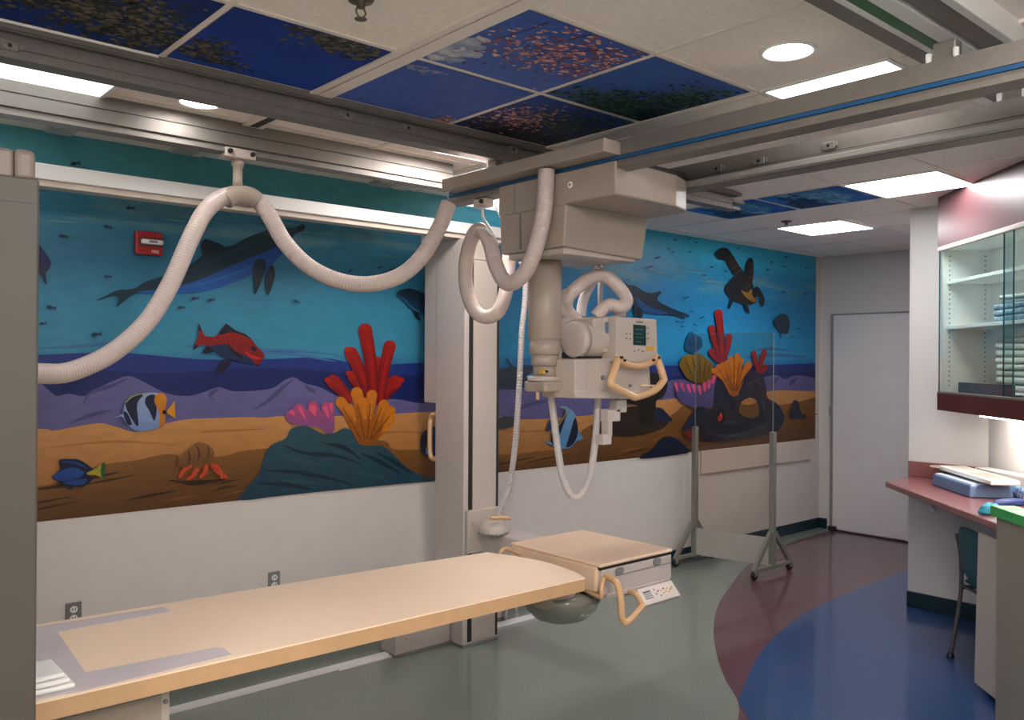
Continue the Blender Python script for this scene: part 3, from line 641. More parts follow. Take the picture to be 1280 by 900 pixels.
# small fry all over the water, all at one level
fry = [(161.6, 260.5, 12, 4), (133.5, 284, 11, 14), (78.5, 295.6, 12, 8), (133.5, 346, 10, 0), (63, 384.6, 13, 10), (52.7, 404.5, 9, -5), (119.4, 418, 14, -8), (242.5, 373, 10, -3), (262.4, 375, 10, -8), (225, 384.6, 10, 0), (436, 338.5, 7, -40), (473, 334.5, 7, -20), (488, 337, 7, -10), (369, 377, 9, 20), (93, 205, 13, -8), (842.5, 300, 5, -8), (859.5, 299, 5, -8), (868, 303.7, 5, -8), (834, 311, 5, 0), (839, 315.4, 5, -8), (860, 315, 5, -8), (821, 322, 6, -25), (811, 333.6, 7, -10), (887.4, 334, 5, -10), (878.6, 344, 5, -8), (905, 339.5, 4, 0), (921, 310.7, 4, 0), (981, 321, 5, -8), (963, 328, 5, -8), (957.7, 337, 5, -8), (979, 333.6, 5, 0), (1006, 334.6, 5, 0), (977, 365, 5, -8), (1004, 366.8, 5, 0), (857.5, 371.7, 5, -10), (862.4, 389, 5, 0), (875.7, 396.5, 5, -10), (867, 406, 5, 25), (844, 402, 5, 0), (851.7, 402, 5, 0), (851, 408, 5, 0), (783, 350, 5, 20), (997, 410.7, 4, 0), (966.5, 386.7, 4, -8), (988, 421, 4, -20), (648, 452, 5, 10), (720, 330, 4, 0), (745, 325, 4, 0)]
lv = mu.lev
for x, y, l, a in fry:
    ca, sa = math.cos(math.radians(a)), math.sin(math.radians(a)); h = l*0.2
    mu.lev = lv
    mu.poly([(x+ca*u-sa*v, y+sa*u+ca*v) for u, v in ((-l*.5, 0), (-l*.2, -h), (l*.2, -h*.4), (l*.52, -h), (l*.42, 0), (l*.52, h), (l*.2, h*.4), (-l*.2, h))], (26, 52, 84) if x < 600 else (22, 48, 84), up=False)
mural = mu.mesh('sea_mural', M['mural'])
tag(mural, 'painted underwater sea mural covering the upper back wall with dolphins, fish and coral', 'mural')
# ------------------------------------------------------------------ things in the ceiling
def sky_tile(name, x0, x1, y0, y1, kind, label, group):
    """printed ceiling tile; picture runs u along x and v along y"""
    z = CEIL-0.0055; W, H = x1-x0, y1-y0
    pa = Paint(lambda p: Vector((x0+p[0]*W, y0+p[1]*H, z)), (0, 0, -1), 0.60, 0.00002)
    rnd = random.Random(hash(kind) % 1000 if False else sum(map(ord, kind))*7)
    base = {'pines': ((14, 34, 84), (20, 44, 104)), 'deep': ((20, 42, 106), (28, 58, 134)), 'cloud': ((52, 74, 134), (62, 84, 150)), 'blossom': ((48, 74, 136), (66, 88, 148)), 'leaves': ((50, 76, 134), (46, 70, 126)), 'low': ((34, 58, 116), (22, 36, 76)), 'far': ((24, 76, 140), (34, 96, 164))}[kind]
    n = 10; ids = {}
    for i in range(n+1):
        for j in range(n+1):
            t = min(1, max(0, j/n + 0.25*noise.noise(Vector((i*.4, j*.4, sum(map(ord, kind)))))))
            ids[i, j] = pa.vert((i/n, j/n), tuple(a+(b-a)*t for a, b in zip(*base)))
    for i in range(n):
        for j in range(n): pa.f.append([ids[i, j], ids[i, j+1], ids[i+1, j+1], ids[i+1, j]])
    def blob(u, v, r, c, el=1.0, rot=0.0):
        pa.lev = 2+rnd.randrange(60)
        k = 7; P = []
        for q in range(k):
            a = 2*math.pi*q/k; rr = r*rnd.uniform(0.6, 1.25)
            du, dv = rr*math.cos(a)*el, rr*math.sin(a)
            P.append((min(.997, max(.003, u+du*math.cos(rot)-dv*math.sin(rot))), min(.997, max(.003, v+du*math.sin(rot)+dv*math.cos(rot)))))
        c0 = pa.vert((min(.997, max(.003, u)), min(.997, max(.003, v))), c); ring = [pa.vert(p, tuple(x*0.86 for x in c)) for p in P]
        for q in range(k): pa.f.append([c0, ring[q], ring[(q+1) % k]])
    def cluster(cu, cv, su, sv, num, cols, r0, r1, el=1.6):
        for _ in range(num):
            u, v = rnd.gauss(cu, su), rnd.gauss(cv, sv)
            if 0 < u < 1 and 0 < v < 1: blob(u, v, rnd.uniform(r0, r1), rnd.choice(cols), rnd.uniform(1, el), rnd.uniform(-.6, .6))
    def branch(pts, w):
        pa.lev = 63; pa.stroke([(p[0], p[1]) for p in pts], w, (40, 34, 44))
    G1 = [(46, 50, 44), (62, 62, 52), (84, 78, 66), (36, 40, 40), (96, 88, 76), (30, 34, 40)]
    PK = [(158, 110, 112), (182, 132, 124), (130, 84, 92), (196, 156, 146), (104, 66, 82)]
    GL = [(34, 58, 58), (46, 74, 62), (28, 44, 46), (58, 86, 66), (24, 36, 44)]
    if kind == 'pines':
        cluster(.55, .55, .25, .20, 900, G1, .008, .026); cluster(.85, .75, .10, .12, 250, G1, .008, .022); cluster(.2, .3, .2, .2, 400, G1, .008, .026)
    elif kind == 'deep':
        cluster(.12, .72, .10, .09, 220, G1, .008, .022); cluster(.30, .86, .10, .03, 90, G1, .006, .018); cluster(.75, .12, .16, .07, 240, G1, .008, .024); cluster(.55, .05, .12, .03, 80, G1, .008, .02)
    elif kind == 'cloud':
        cluster(.12, .12, .10, .03, 24, [(112, 122, 150)], .01, .03, 2); cluster(.93, .93, .05, .05, 90, PK, .006, .016)
    elif kind == 'blossom':
        cluster(.08, .74, .08, .10, 60, [(150, 156, 172), (172, 172, 178), (126, 136, 164)], .03, .07, 1.5)
        for b in ([(.5, .02), (.42, .3), (.3, .6)], [(.98, .2), (.7, .35), (.5, .55)], [(.8, .05), (.6, .3), (.4, .42)], [(.98, .45), (.8, .5), (.72, .7)], [(.2, .05), (.18, .3), (.12, .5)]): branch(b, [.012, .004])
        cluster(.62, .34, .25, .2, 330, PK, .007, .02, 2.2); cluster(.9, .45, .08, .2, 90, PK, .007, .018); cluster(.35, .5, .2, .12, 80, PK, .007, .018); cluster(.6, .35, .25, .2, 60, [(60, 44, 60), (74, 52, 66)], .006, .014)
    elif kind == 'leaves':
        cluster(.85, .55, .14, .22, 800, GL, .008, .026); cluster(.6, .85, .25, .09, 700, GL, .008, .026); cluster(.9, .9, .1, .1, 300, [(16, 26, 34), (24, 36, 40)], .02, .04); cluster(.5, .65, .12, .08, 120, GL, .008, .02)
    elif kind == 'low':
        cluster(.3, .55, .16, .16, 420, PK, .006, .018); cluster(.75, .35, .2, .2, 420, GL, .008, .024); cluster(.6, .85, .3, .10, 500, [(20, 26, 40), (26, 34, 46), (16, 20, 32)], .014, .04)
    elif kind == 'far':
        cluster(.4, .4, .22, .14, 110, [(76, 132, 172), (96, 148, 184), (60, 116, 160)], .03, .08, 2.4); cluster(.7, .75, .2, .1, 60, [(20, 50, 84), (24, 60, 92)], .03, .07, 2)
    o = pa.mesh(name, M['print'])
    for p in o.data.polygons: pass
    return tag(o, label, 'ceiling tile', group)
e = 0.014
SG = 'sky picture ceiling tiles'
sky_tile('sky_tile', .50+e, 1.10-e, 2.60, 3.20, 'pines', 'sky tile full of dark pine branches, at the far left of the ceiling', SG)
sky_tile('sky_tile', 1.10+e, 1.70, 2.60, 3.20, 'deep', 'deep blue sky tile with pine sprays in two corners, left of the broad ceiling strip', SG)
sky_tile('sky_tile', 1.806, 2.42-e, 2.59+e, 3.20, 'cloud', 'plain blue sky tile with one small wisp of cloud', SG)
sky_tile('sky_tile', 1.806, 2.42-e, 1.98+e, 2.59-e, 'blossom', 'sky tile with pink cherry blossom, brown twigs and a white cloud', SG)
sky_tile('sky_tile', 2.42+e, 3.04, 1.98+e, 2.59-e, 'leaves', 'blue sky tile with a green leafy tree over its far half', SG)
sky_tile('sky_tile', 2.42+e, 3.04, 2.59+e, 3.20, 'low', 'dim sky tile with faint blossom above dark treetops, beside the crane bridge', SG)
sky_tile('sky_tile', 5.05+e, 5.66-e, 2.67+e, 3.28-e, 'far', 'blue sky and cloud tile touching the long ceiling light beyond the crane', SG)
sky_tile('sky_tile', 5.05+e, 5.66-e, 3.28+e, 3.89-e, 'far', 'blue sky tile beyond the crane, the one nearer the mural wall', SG)

def panel_light(x0, x1, y0, y1, m, label, group='ceiling light panels', dep=0.0):
    c = ((x0+x1)/2, (y0+y1)/2, CEIL)
    t = thing('ceiling_light', label, 'ceiling light', c, group)
    bm = B(); w = 0.018
    for lo, hi in (((x0, y0), (x1, y0+w)), ((x0, y1-w), (x1, y1)), ((x0, y0+w), (x0+w, y1-w)), ((x1-w, y0+w), (x1, y1-w))):
        box(bm, (lo[0], lo[1], CEIL-0.011-dep*.3), (hi[0], hi[1], CEIL-0.001))
    build('frame', bm, M['white'], t)
    bm = B(); box(bm, (x0+w, y0+w, CEIL-0.008-dep), (x1-w, y1-w, CEIL-0.002)); build('diffuser', bm, m, t)
    return t
panel_light(0.50, 1.09, 3.21, 4.41, M['lamp_dim'], 'dull white ceiling light panel between the two rails at the far left')
panel_light(2.66, 3.04, 3.22, 3.69, M['lamp_small'], 'bright ceiling light panel above the cream end of the crane bridge')
panel_light(3.06, 3.68, 1.43, 1.965, M['lamp_beam'], 'glaring ceiling light panel half hidden above the crane bridge, by the round downlight')
panel_light(3.47, 4.10, 4.17, 4.62, M['lamp_soft'], 'bright ceiling light panel close to the mural wall, seen behind the crane housing', dep=.05)
panel_light(5.055, 5.655, 2.07, 2.66, M['lamp_far'], 'bright square ceiling light panel beside the far blue sky tiles')
panel_light(6.28, 6.87, 3.30, 3.88, M['lamp_far'], 'bright square ceiling light panel nearest the white door')
panel_light(-0.72, -0.13, -1.05, -0.46, M['lamp_fill'], 'added unseen fill light over the middle of the room behind the viewer', dep=.11)  # this and the next three are added, unseen, to brighten the room
panel_light(0.50, 1.09, -1.67, -1.08, M['lamp_fill'], 'added unseen fill light nearest the rear wall behind the viewer', dep=.11)
panel_light(1.12, 1.69, 0.16, 0.75, M['lamp_fill'], 'added unseen fill light just in front of the viewer, over the near end of the table', dep=.11)
panel_light(-1.32, -0.75, 0.77, 1.36, M['lamp_fill'], 'added fill light over the left side of the room, outside the picture', dep=.11)
def downlight(x, y, label):
    t = thing('downlight', label, 'ceiling light', (x, y, CEIL), 'round downlights')
    bm = B(); lathe(bm, [(0.078, -0.001), (0.082, -0.007), (0.092, -0.010), (0.098, -0.006), (0.099, -0.001)], (x, y, CEIL), (0, 0, 1), 40); build('trim_ring', bm, M['white'], t)
    bm = B(); lathe(bm, [(0.0, -0.008), (0.05, -0.0075), (0.079, -0.004), (0.079, -0.001)], (x, y, CEIL), (0, 0, 1), 40); build('lens', bm, M['bulb'], t)
p = at(985, 63, 'z', CEIL); downlight(p.x, p.y, 'round lit downlight in the beige tile right of the sky tiles')
p = at(259, 122, 'z', CEIL); downlight(p.x, p.y+0.075, 'round lit downlight half hidden by the ceiling rail at the left')
def sprinkler(px, py, label):
    p = at(px, py, 'z', CEIL-0.03)
    t = thing('sprinkler', label, 'sprinkler', (p.x, p.y, CEIL), 'ceiling sprinklers')
    bm = B(); lathe(bm, [(0.0, -0.001), (0.042, -0.001), (0.038, -0.010), (0.014, -0.014), (0.013, -0.03), (0.0, -0.03)], (p.x, p.y, CEIL)); build('escutcheon', bm, M['brass'], t)
    bm = B()
    for s in (-1, 1): tube(bm, spline([(p.x+s*.010, p.y, CEIL-.028), (p.x+s*.017, p.y, CEIL-.045), (p.x+s*.004, p.y, CEIL-.062)], .006), .003, 8)
    build('yoke', bm, M['brass'], t)
    bm = B(); lathe(bm, [(0, 0), (.018, 0), (.020, .002), (0, .003)], (p.x, p.y, CEIL-.066)); build('deflector', bm, M['brass'], t)
sprinkler(451, 10, 'brass fire sprinkler in the beige tile at the top of the picture')
sprinkler(983, 281, 'small dark fire sprinkler beside the light panel nearest the door')

# ------------------------------------------------------------------ fixed ceiling rails
def clip(t, c, axis):
    x, y, z = c
    bm = B()
    if axis == 'y': box(bm, (x-.028, y-.010, z-.016), (x+.028, y, z+.016), .003); box(bm, (x-.038, y-.006, z-.008), (x+.038, y, z+.012), .002)
    else: box(bm, (x-.010, y-.028, z-.016), (x, y+.028, z+.016), .003); box(bm, (x-.006, y-.038, z-.008), (x, y+.038, z+.012), .002)
    k = build('rail_clip', bm, M['clip'], t)
    bm = B(); cyl(bm, (x-(.012 if axis == 'x' else 0), y-(.012 if axis == 'y' else 0), z), .007, .006, (1, 0, 0) if axis == 'x' else (0, 1, 0), 12); build('screw', bm, M['black'], k)

t = thing('ceiling_rail', 'heavy grey ceiling rail with metal clips running beside the sky tiles', 'ceiling rail', (1.2, 3.26, CEIL), 'fixed ceiling rails')
prof = [(3.215, 2.862), (3.215, 2.832), (3.222, 2.830), (3.222, 2.826), (3.245, 2.824), (3.245, 2.806), (3.220, 2.804), (3.220, 2.772), (3.224, 2.770), (3.224, 2.766), (3.220, 2.764), (3.220, 2.738), (3.30, 2.738), (3.30, 2.862)]
bm = B(); exx(bm, prof, -2.4, 4.72); build('rail_body', bm, M['alu_dark'], t)
for px in (12, 434, 510, 641):
    py = {12: 57, 434: 144, 510: 160, 641: 187}[px]
    q = at(px, py, 'y', 3.215); clip(t, (q.x, 3.220, q.z), 'y')
for s, z in ((0.02, 2.84), (0.05, 2.79), (0.0, 2.745)):
    bm = B(); box(bm, (4.72, 3.215, z-.008), (4.80+s, 3.30, z+.012), .003); build('end_fin', bm, M['alu'], t)

t = thing('ceiling_rail', 'pale grey ceiling rail nearest the mural wall, the white hose hangs from it', 'ceiling rail', (1.2, 3.9, CEIL), 'fixed ceiling rails')
prof = [(3.875, 2.862), (3.875, 2.806), (3.882, 2.804), (3.882, 2.798), (3.87, 2.796), (3.87, 2.746), (3.885, 2.743), (3.885, 2.727), (3.868, 2.725), (3.868, 2.712), (3.95, 2.712), (3.95, 2.862)]
bm = B(); exx(bm, prof, -2.4, 2.95); build('rail_body', bm, M['alu'], t)
for k, px in enumerate((101, 262, 518)):
    q = at(px, 168 if px == 101 else 195 if px == 262 else 230, 'y', 4.2)
    bm = B(); box(bm, (q.x-.06, 3.95, 2.835), (q.x+.06, 4.60, 2.859), .003); build('ceiling_bracket', bm, M['grey'], t)

t = thing('ceiling_rail', 'ceiling rail with a green insert crossing the top right of the ceiling', 'ceiling rail', (2.6, 1.2, CEIL), 'fixed ceiling rails')
bm = B(); exx(bm, [(1.292, 2.862), (1.292, 2.790), (1.286, 2.780), (1.232, 2.780), (1.232, 2.80), (1.08, 2.80), (1.08, 2.862)], -2.4, 3.86); build('rail_body', bm, M['alu_dark'], t)
bm = B(); box(bm, (-2.4, 1.212, 2.782), (3.86, 1.250, 2.802), .002); box(bm, (-2.4, 1.112, 2.780), (3.86, 1.166, 2.802), .002); build('white_runner', bm, M['white_rail'], t)
bm = B(); box(bm, (-2.4, 1.167, 2.785), (3.86, 1.2115, 2.802)); build('green_insert', bm, M['green'], t)
bm = B(); exx(bm, [(1.096, 2.862), (1.096, 2.784), (1.03, 2.784), (1.03, 2.862)], -2.4, 3.86); build('side_channel', bm, M['alu_dark'], t)
bm = B(); box(bm, (-2.4, 1.0, 2.78), (3.86, 1.029, 2.862), .003); build('outer_flange', bm, M['white_rail'], t)

# ------------------------------------------------------------------ crane bridge (two beams across the rails)
AX, BX = 2.70, 3.28
def hung(px, py, ax, v): return at(px, py, ax, v)
br = thing('crane_bridge', 'aluminium crane bridge of two beams with blue bumper strips under the ceiling rails', 'crane bridge', (3.0, 2.0, 2.6))
prof = [(0, 2.676), (0, 2.612), (.006, 2.610), (.006, 2.594), (0, 2.592), (-.004, 2.580), (-.004, 2.562), (.07, 2.556), (.085, 2.60), (.085, 2.676)]
for X in (AX, BX):
    bm = B(); prism(bm, [(X+x, 0.35, z) for x, z in prof], [(X+x, 3.58, z) for x, z in prof]); build('beam', bm, M['alu'], br)
    bm = B(); box(bm, (X-.003, 0.35, 2.595), (X+.006, 3.58, 2.609), .001); build('bumper_strip', bm, M['blue'] if X == AX else M['alu_dark'], br)
bm = B(); prism(bm, [(BX-.05, .35, 2.565), (BX-.05, .35, 2.585), (BX, .35, 2.60), (BX, .35, 2.565)], [(BX-.05, 3.5, 2.565), (BX-.05, 3.5, 2.585), (BX, 3.5, 2.60), (BX, 3.5, 2.565)]); build('lower_lip', bm, M['lip'], br)
c0 = at(552, 239.4, 'x', 2.60); c1 = at(755, 187.5, 'x', 2.60)
bm = B(); box(bm, (2.60, c1.y, 2.611), (2.76, c0.y, 2.668), .005)
build('beam_cover', bm, M['cream'], br)
for y in (3.26, 1.10):
    for X in (AX, BX):
        bm = B(); box(bm, (X+.02, y-.035, 2.676), (X+.07, y+.035, 2.738), .006); build('trolley', bm, M['alu'], br)
        for d in (-.04, .04):
            bm = B(); cyl(bm, (X+.008, y+d, 2.674), .009, .03, (0, 0, 1), 16, .002); build('roller', bm, M['white_rail'], br)
for px, py in ((895, 211), (948, 201), (1035, 182)):
    q = at(px, py, 'x', BX-.01); clip(br, (BX, q.y, q.z), 'x')

# ------------------------------------------------------------------ ceiling-hung x-ray tube: carriage, telescopic column, head
XR = thing('ceiling_xray_unit', 'cream ceiling hung x-ray unit with telescopic column and tube head over the table', 'x-ray machine', (3.0, 3.0, 1.6))
CX = 2.688
y0, y1 = 2.41, 3.165
bm = B()
out = [(CX, y1), (CX, y0), (2.90, y0-.006), (3.10, y0+.004), (3.235, y0+.05), (3.262, y0+.075), (3.262, y1)]
exz(bm, out, 2.447, 2.592, .008)
up_ = build('carriage_housing', bm, M['cream'], XR)
q = at(713, 231, 'x', CX)
bm = B(); cyl(bm, (CX-.003, q.y, q.z), .015, .006, (1, 0, 0), 20, .001); build('cap_screw', bm, M['white'], up_)
bm = B(); cyl(bm, (CX-.006, q.y, q.z), .006, .006, (1, 0, 0), 14); build('screw_slot', bm, M['greydk'], up_)
q2 = at(643, 270, 'x', CX)
bm = B(); box(bm, (CX-.001, q2.y-.003, 2.45), (CX+.01, q2.y+.003, 2.588)); build('seam', bm, M['greydk'], up_)
bm = B(); box(bm, (2.80, 2.46, 2.592), (3.24, 3.14, 2.63), .01); build('carriage_wheel_deck', bm, M['black'], XR)
# lower housing, slightly tapered, two depths
yl = at(703, 290, 'x', CX).y
bm = B()
prism(bm, [(CX+.003, y1-.005, 2.45), (CX+.003, yl-.02, 2.45), (3.258, yl-.02, 2.45), (3.258, y1-.005, 2.45)], [(CX+.008, y1-.01, 2.262), (CX+.008, yl, 2.262), (3.235, yl, 2.245), (3.235, y1-.01, 2.245)], .008)
lo_ = build('lower_housing', bm, M['cream'], XR)
bm = B(); box(bm, (CX-.002, at(650, 300, 'x', CX).y-.003, 2.275), (CX+.02, at(650, 300, 'x', CX).y+.003, 2.44)); build('seam', bm, M['greydk'], lo_)
bm = B(); box(bm, (CX+.03, yl+.02, 2.232), (3.21, y1-.04, 2.265), .008); build('bottom_cover', bm, M['beige'], XR)
# telescopic column
cc = at(681, 400, 'y', 3.02); cx, cy = cc.x, cc.y
def zat(py): return at(681, py, 'y', cy).z
rr = 0.0815
sect = [(rr, 2.25, zat(424)), (rr*.92, zat(424), zat(443)), (rr*.80, zat(443), zat(457)), (rr*.68, zat(457), zat(471))]
for k, (r, za, zb) in enumerate(sect):
    bm = B(); lathe(bm, [(r-.006, zb-za-.002), (r, zb-za+.004), (r, -.0), (r-.01, 0.0)], (cx, cy, za), (0, 0, 1), 40); build('column_section', bm, M['cream'], XR)
zf0, zf1 = zat(476), zat(489.5)
bm = B(); cyl(bm, (cx, cy, zf0), rr*1.02, .022, (0, 0, 1), 40, .004); build('column_flange', bm, M['beige'], XR)
HX = at(721, 480, 'y', 2.98)
bm = B(); exz(bm, [(cx-rr*.9, cy-.08), (cx+.06, cy-.10), (HX.x+.06, 2.90), (HX.x+.06, 3.04), (cx+.03, cy+.09), (cx-rr*.9, cy+.07)], zf1, zf0, .012); build('swivel_arm', bm, M['cream'], XR)
tri = at(678, 464.5, 'y', cy-rr*.7)
bm = B(); exy(bm, [(tri.x-.012, tri.z-.008), (tri.x+.012, tri.z-.008), (tri.x, tri.z+.012)], cy-rr*.7-.012, cy-rr*.5); build('warning_triangle', bm, M['amber'], XR)
for dx in (-.034, .034):
    bm = B(); cyl(bm, (cx+dx, cy-rr*.62-.006, tri.z), .006, .01, (0, 1, 0), 12); build('flange_bolt', bm, M['black'], XR)
bm = B(); a = at(672, 490, 'y', cy-.05); cyl(bm, (a.x, cy-.05, zf1-.035), .008, .036, (0, 0, 1), 12); build('lock_pin', bm, M['tan'], XR)
# upright fork behind the head
bm = B()
f0 = at(693, 400, 'y', 3.08); f1 = at(722, 490, 'y', 3.08)
box(bm, (f0.x, 3.02, zf1+.01), (f1.x, 3.11, at(700, 398, 'y', 3.08).z), .012); build('head_fork', bm, M['grey'], XR)
# tube housing: a drum lying along x with a domed cap
tc = at(718, 424.5, 'x', 2.985)
tr = 0.094
bm = B(); lathe(bm, [(0, -.012), (tr*.80, -.012), (tr*.93, -.006), (tr*.965, .004), (tr*.965, .030)], (tc.x, tc.y, tc.z), (1, 0, 0), 44); build('tube_end_cap', bm, M['beige'], XR)
bm = B(); lathe(bm, [(tr*.93, .03), (tr*.945, .034), (tr*.945, .40), (tr*.8, .42), (0, .42)], (tc.x, tc.y, tc.z), (1, 0, 0), 44); build('tube_housing', bm, M['beige'], XR)
# head body with control face
def xz(pts, y): return [(at(a, b, 'y', y).x, at(a, b, 'y', y).z) for a, b in pts]
FY = 2.80
bm = B(); exy(bm, xz([(742, 398), (776, 394), (776, 441), (755, 441), (745, 430)], 2.86), 2.86, 3.04, .01); build('head_body', bm, M['beige'], XR)
bm = B()
exy(bm, xz([(771, 396), (821, 399), (822.5, 440), (829, 456), (770, 452), (771, 440)], FY), FY, FY+.10, .008)
con = build('control_console', bm, M['beige'], XR)
def face(pts, m, name, par, y=FY, d=.0025):
    bm = B(); exy(bm, xz(pts, y), y-d, y+.001); return build(name, bm, m, par)
scr = face([(791.5, 405.5), (807, 407), (807, 432), (791.5, 431)], M['screen'], 'display', con)
for k, y in enumerate((411, 416.5, 421, 426.5)):
    face([(793.5, y), (804-2*(k % 2), y+.7), (804-2*(k % 2), y+1.7), (793.5, y+1)], M['screenline'], 'display_line', scr, FY-.002, .0015)
face([(808, 432.5), (817, 433), (817, 438.5), (808, 438)], M['amber'], 'yellow_label', con)
face([(795, 401.6), (803, 402.2), (803, 403.6), (795, 403)], M['ink_dark'], 'maker_plate', con)
for a, b in ((783, 417), (787.5, 417.5), (783, 423), (787.5, 423.5), (810, 410), (810, 417), (810, 423), (793, 439), (798, 437.5), (803, 439)):
    face([(a-.9, b-.9), (a+.9, b-.9), (a+.9, b+.9), (a-.9, b+.9)], M['greydk'], 'button', con, FY, .003)
bm = B(); q = at(758, 418, 'x', at(760, 418, 'y', 2.86).x)
a0 = xz([(757, 403), (761.5, 402), (761.5, 433), (757, 434)], 2.855)
bm = B(); exy(bm, a0, 2.8545, 2.87); build('blue_side_strip', bm, M['bluegrey'], XR)
bm = B(); exy(bm, xz([(724, 441), (769, 441), (769, 451), (724, 451)], 2.90), 2.90, 3.02); build('shadow_gap', bm, M['black'], XR)  # black block put in for the shadow between head and collimator
# collimator under the tube
bm = B(); exy(bm, xz([(718.5, 449), (812, 447), (814, 491), (718.5, 491)], 2.84), 2.84, 3.05, .008); colm = build('collimator', bm, M['beige'], XR)
bm = B(); exy(bm, xz([(717, 488), (800, 489), (800, 499), (720, 498)], 2.83), 2.83, 3.06, .005); build('collimator_tray', bm, M['beige'], XR)
for x in (732, 744): face([(x, 451), (x+.8, 451), (x+.8, 488), (x, 488)], M['grey'], 'groove', colm, 2.84)
for x, y in ((753, 472), (787, 482)):
    c_ = at(x, y, 'y', 2.84); bm = B(); cyl(bm, (c_.x, 2.828, c_.z), .012 if x < 760 else .008, .014, (0, 1, 0), 18, .002); build('dial', bm, M['greydk'], colm)
# tan grab handle in a pentagon loop
pts = [(773, 448), (764, 476), (766, 482), (790, 495), (798, 495.5), (818, 488), (829, 476), (829, 471), (821, 446), (819, 450), (803, 457.5), (784, 456), (775, 449)]
P3 = [at(x, y, 'y', FY-.05 if 455 < y else FY-.02) for x, y in pts[:9]]
bm = B(); tube(bm, spline(P3, .012), .0185, 16); hb = build('grab_handle', bm, M['tan'], XR)
P3 = [at(x, y, 'y', FY-.028) for x, y in ((773, 447.5), (782, 455), (798, 457.5), (812, 454), (821, 446.5))]
bm = B(); tube(bm, spline(P3, .012), .0165, 16); build('handle_bracket', bm, M['tan'], XR)
for x, y in ((776, 447), (779.5, 450.5), (816, 450), (822.5, 447)):
    c_ = at(x, y, 'y', FY-.04); bm = B(); cyl(bm, (c_.x, c_.y-.012, c_.z), .007, .012, (0, 1, 0), 12); build('handle_screw', bm, M['black'], hb)
bm = B(); a, b = at(800, 482, 'y', FY+.02), at(822, 482.5, 'y', FY-.03); tube(bm, [a, b], .006, 8); build('lever', bm, M['buckytop'], XR)
# hinged accessory under the collimator
bm = B()
for x0_, yt, x1_, yb in ((766, 500, 779, 515), (755, 511.5, 771, 526), (756, 524, 761, 545), (749, 543, 760, 555)):
    a, b = at(x0_, yt, 'y', 2.9), at(x1_, yb, 'y', 2.9); box(bm, (a.x, 2.875, b.z), (b.x, 2.925, a.z), .004)
a = at(773, 498, 'y', 2.9); box(bm, (a.x-.012, 2.88, a.z-.02), (a.x+.012, 2.92, a.z+.03), .004)
build('hinged_pointer', bm, M['grey'], XR)
# fat hose loop on the head (from fork up, over and into the head body)
def pth(lst): return [at(x, y, 'y', d) for x, y, d in lst]
bm = B(); corrugated(bm, pth([(722, 402, 3.04), (709, 388, 3.05), (709, 374, 3.02), (722, 359, 2.98), (740, 347, 2.95), (757, 346, 2.92), (774, 360, 2.87), (783, 376, 2.85), (776, 384, 2.86), (762, 381, 2.90), (752, 388, 2.93), (745, 396, 2.95)]), .034, .012, .012); build('head_hose', bm, M['hose'], XR)
bm = B(); tube(bm, pth([(774, 380, 2.88), (775, 396, 2.88)]), .030, 20); build('hose_boot', bm, M['beige'], XR)
bm = B(); tube(bm, spline(pth([(709, 364, 3.03), (702, 372, 3.04), (702, 386, 3.04), (712, 400, 3.05)]), .01), .020, 12); build('hose_sleeve', bm, M['grey'], XR)
bm = B(); tube(bm, spline(pth([(748, 322, 3.02), (744, 345, 3.06), (730, 372, 3.08), (726, 396, 3.08)]), .02), .026, 14); tube(bm, pth([(751, 322, 3.10), (750, 400, 3.10)]), .014, 10); build('rear_cables', bm, M['cable'], XR)
bm = B(); a = at(748, 330, 'y', 2.95); tube(bm, [(a.x, a.y, 2.26), (a.x, a.y, a.z-.01)], .007, 8); tube(bm, spline([(a.x-.02, a.y, a.z-.02), (a.x-.012, a.y, a.z+.015), (a.x+.01, a.y, a.z+.012), (a.x+.024, a.y, a.z-.02)], .01), .007, 8); build('hose_hook', bm, M['chrome'], XR)
# looped cable below the head
bm = B(); corrugated(bm, pth([(688, 489, 3.08), (692, 520, 3.07), (697, 560, 3.05), (703, 595, 3.02), (711, 615, 2.98), (718, 621, 2.95), (727, 617, 2.93), (737, 596, 2.93), (743, 560, 2.94), (746, 525, 2.95), (747.5, 496, 2.95)]), .0175, .012, .05, 12); build('looped_cable', bm, M['cable'], XR)

# ------------------------------------------------------------------ the fat hoses and their trolleys
def trolley(px, py, plane, label, hook):
    q = at(px, py, *plane); t = thing('hose_trolley', label, 'hose trolley', tuple(q), 'hose trolleys')
    return t, q
q = at(297, 193, 'y', 3.9); HY = 3.9
t = thing('hose_trolley', 'cream cable trolley with a pipe stem under the ceiling rail, holding the long hose', 'hose trolley', tuple(q), 'hose trolleys')
bm = B(); box(bm, (q.x-.075, 3.86, q.z-.025), (q.x+.075, 3.95, q.z+.02), .006); build('trolley_body', bm, M['beige'], t)
bm = B(); box(bm, (q.x-.05, 3.88, q.z+.02), (q.x+.05, 3.93, 2.713), .004); build('rail_shoe', bm, M['grey'], t)
for s in (-.055, .055):
    bm = B(); cyl(bm, (q.x+s, 3.845, q.z), .011, .02, (0, 1, 0), 16); build('roller', bm, M['black'], t)
bm = B(); lathe(bm, [(.028, 0), (.030, -.012), (.028, -.03), (.022, -.032), (.022, -.09), (.024, -.13)], (q.x+.003, 3.905, q.z-.025), (0, 0, 1), 24); build('stem', bm, M['cream'], t)
hc = at(300, 245, 'y', 3.9)
bm = B(); a_ = [at(x, y, 'y', 3.9) for x, y in ((281, 250), (287, 246), (295, 244), (304, 244), (313, 246), (320, 251))]
tube(bm, spline(a_, .01), .0455, 20); build('hose_saddle', bm, M['cream'], t)
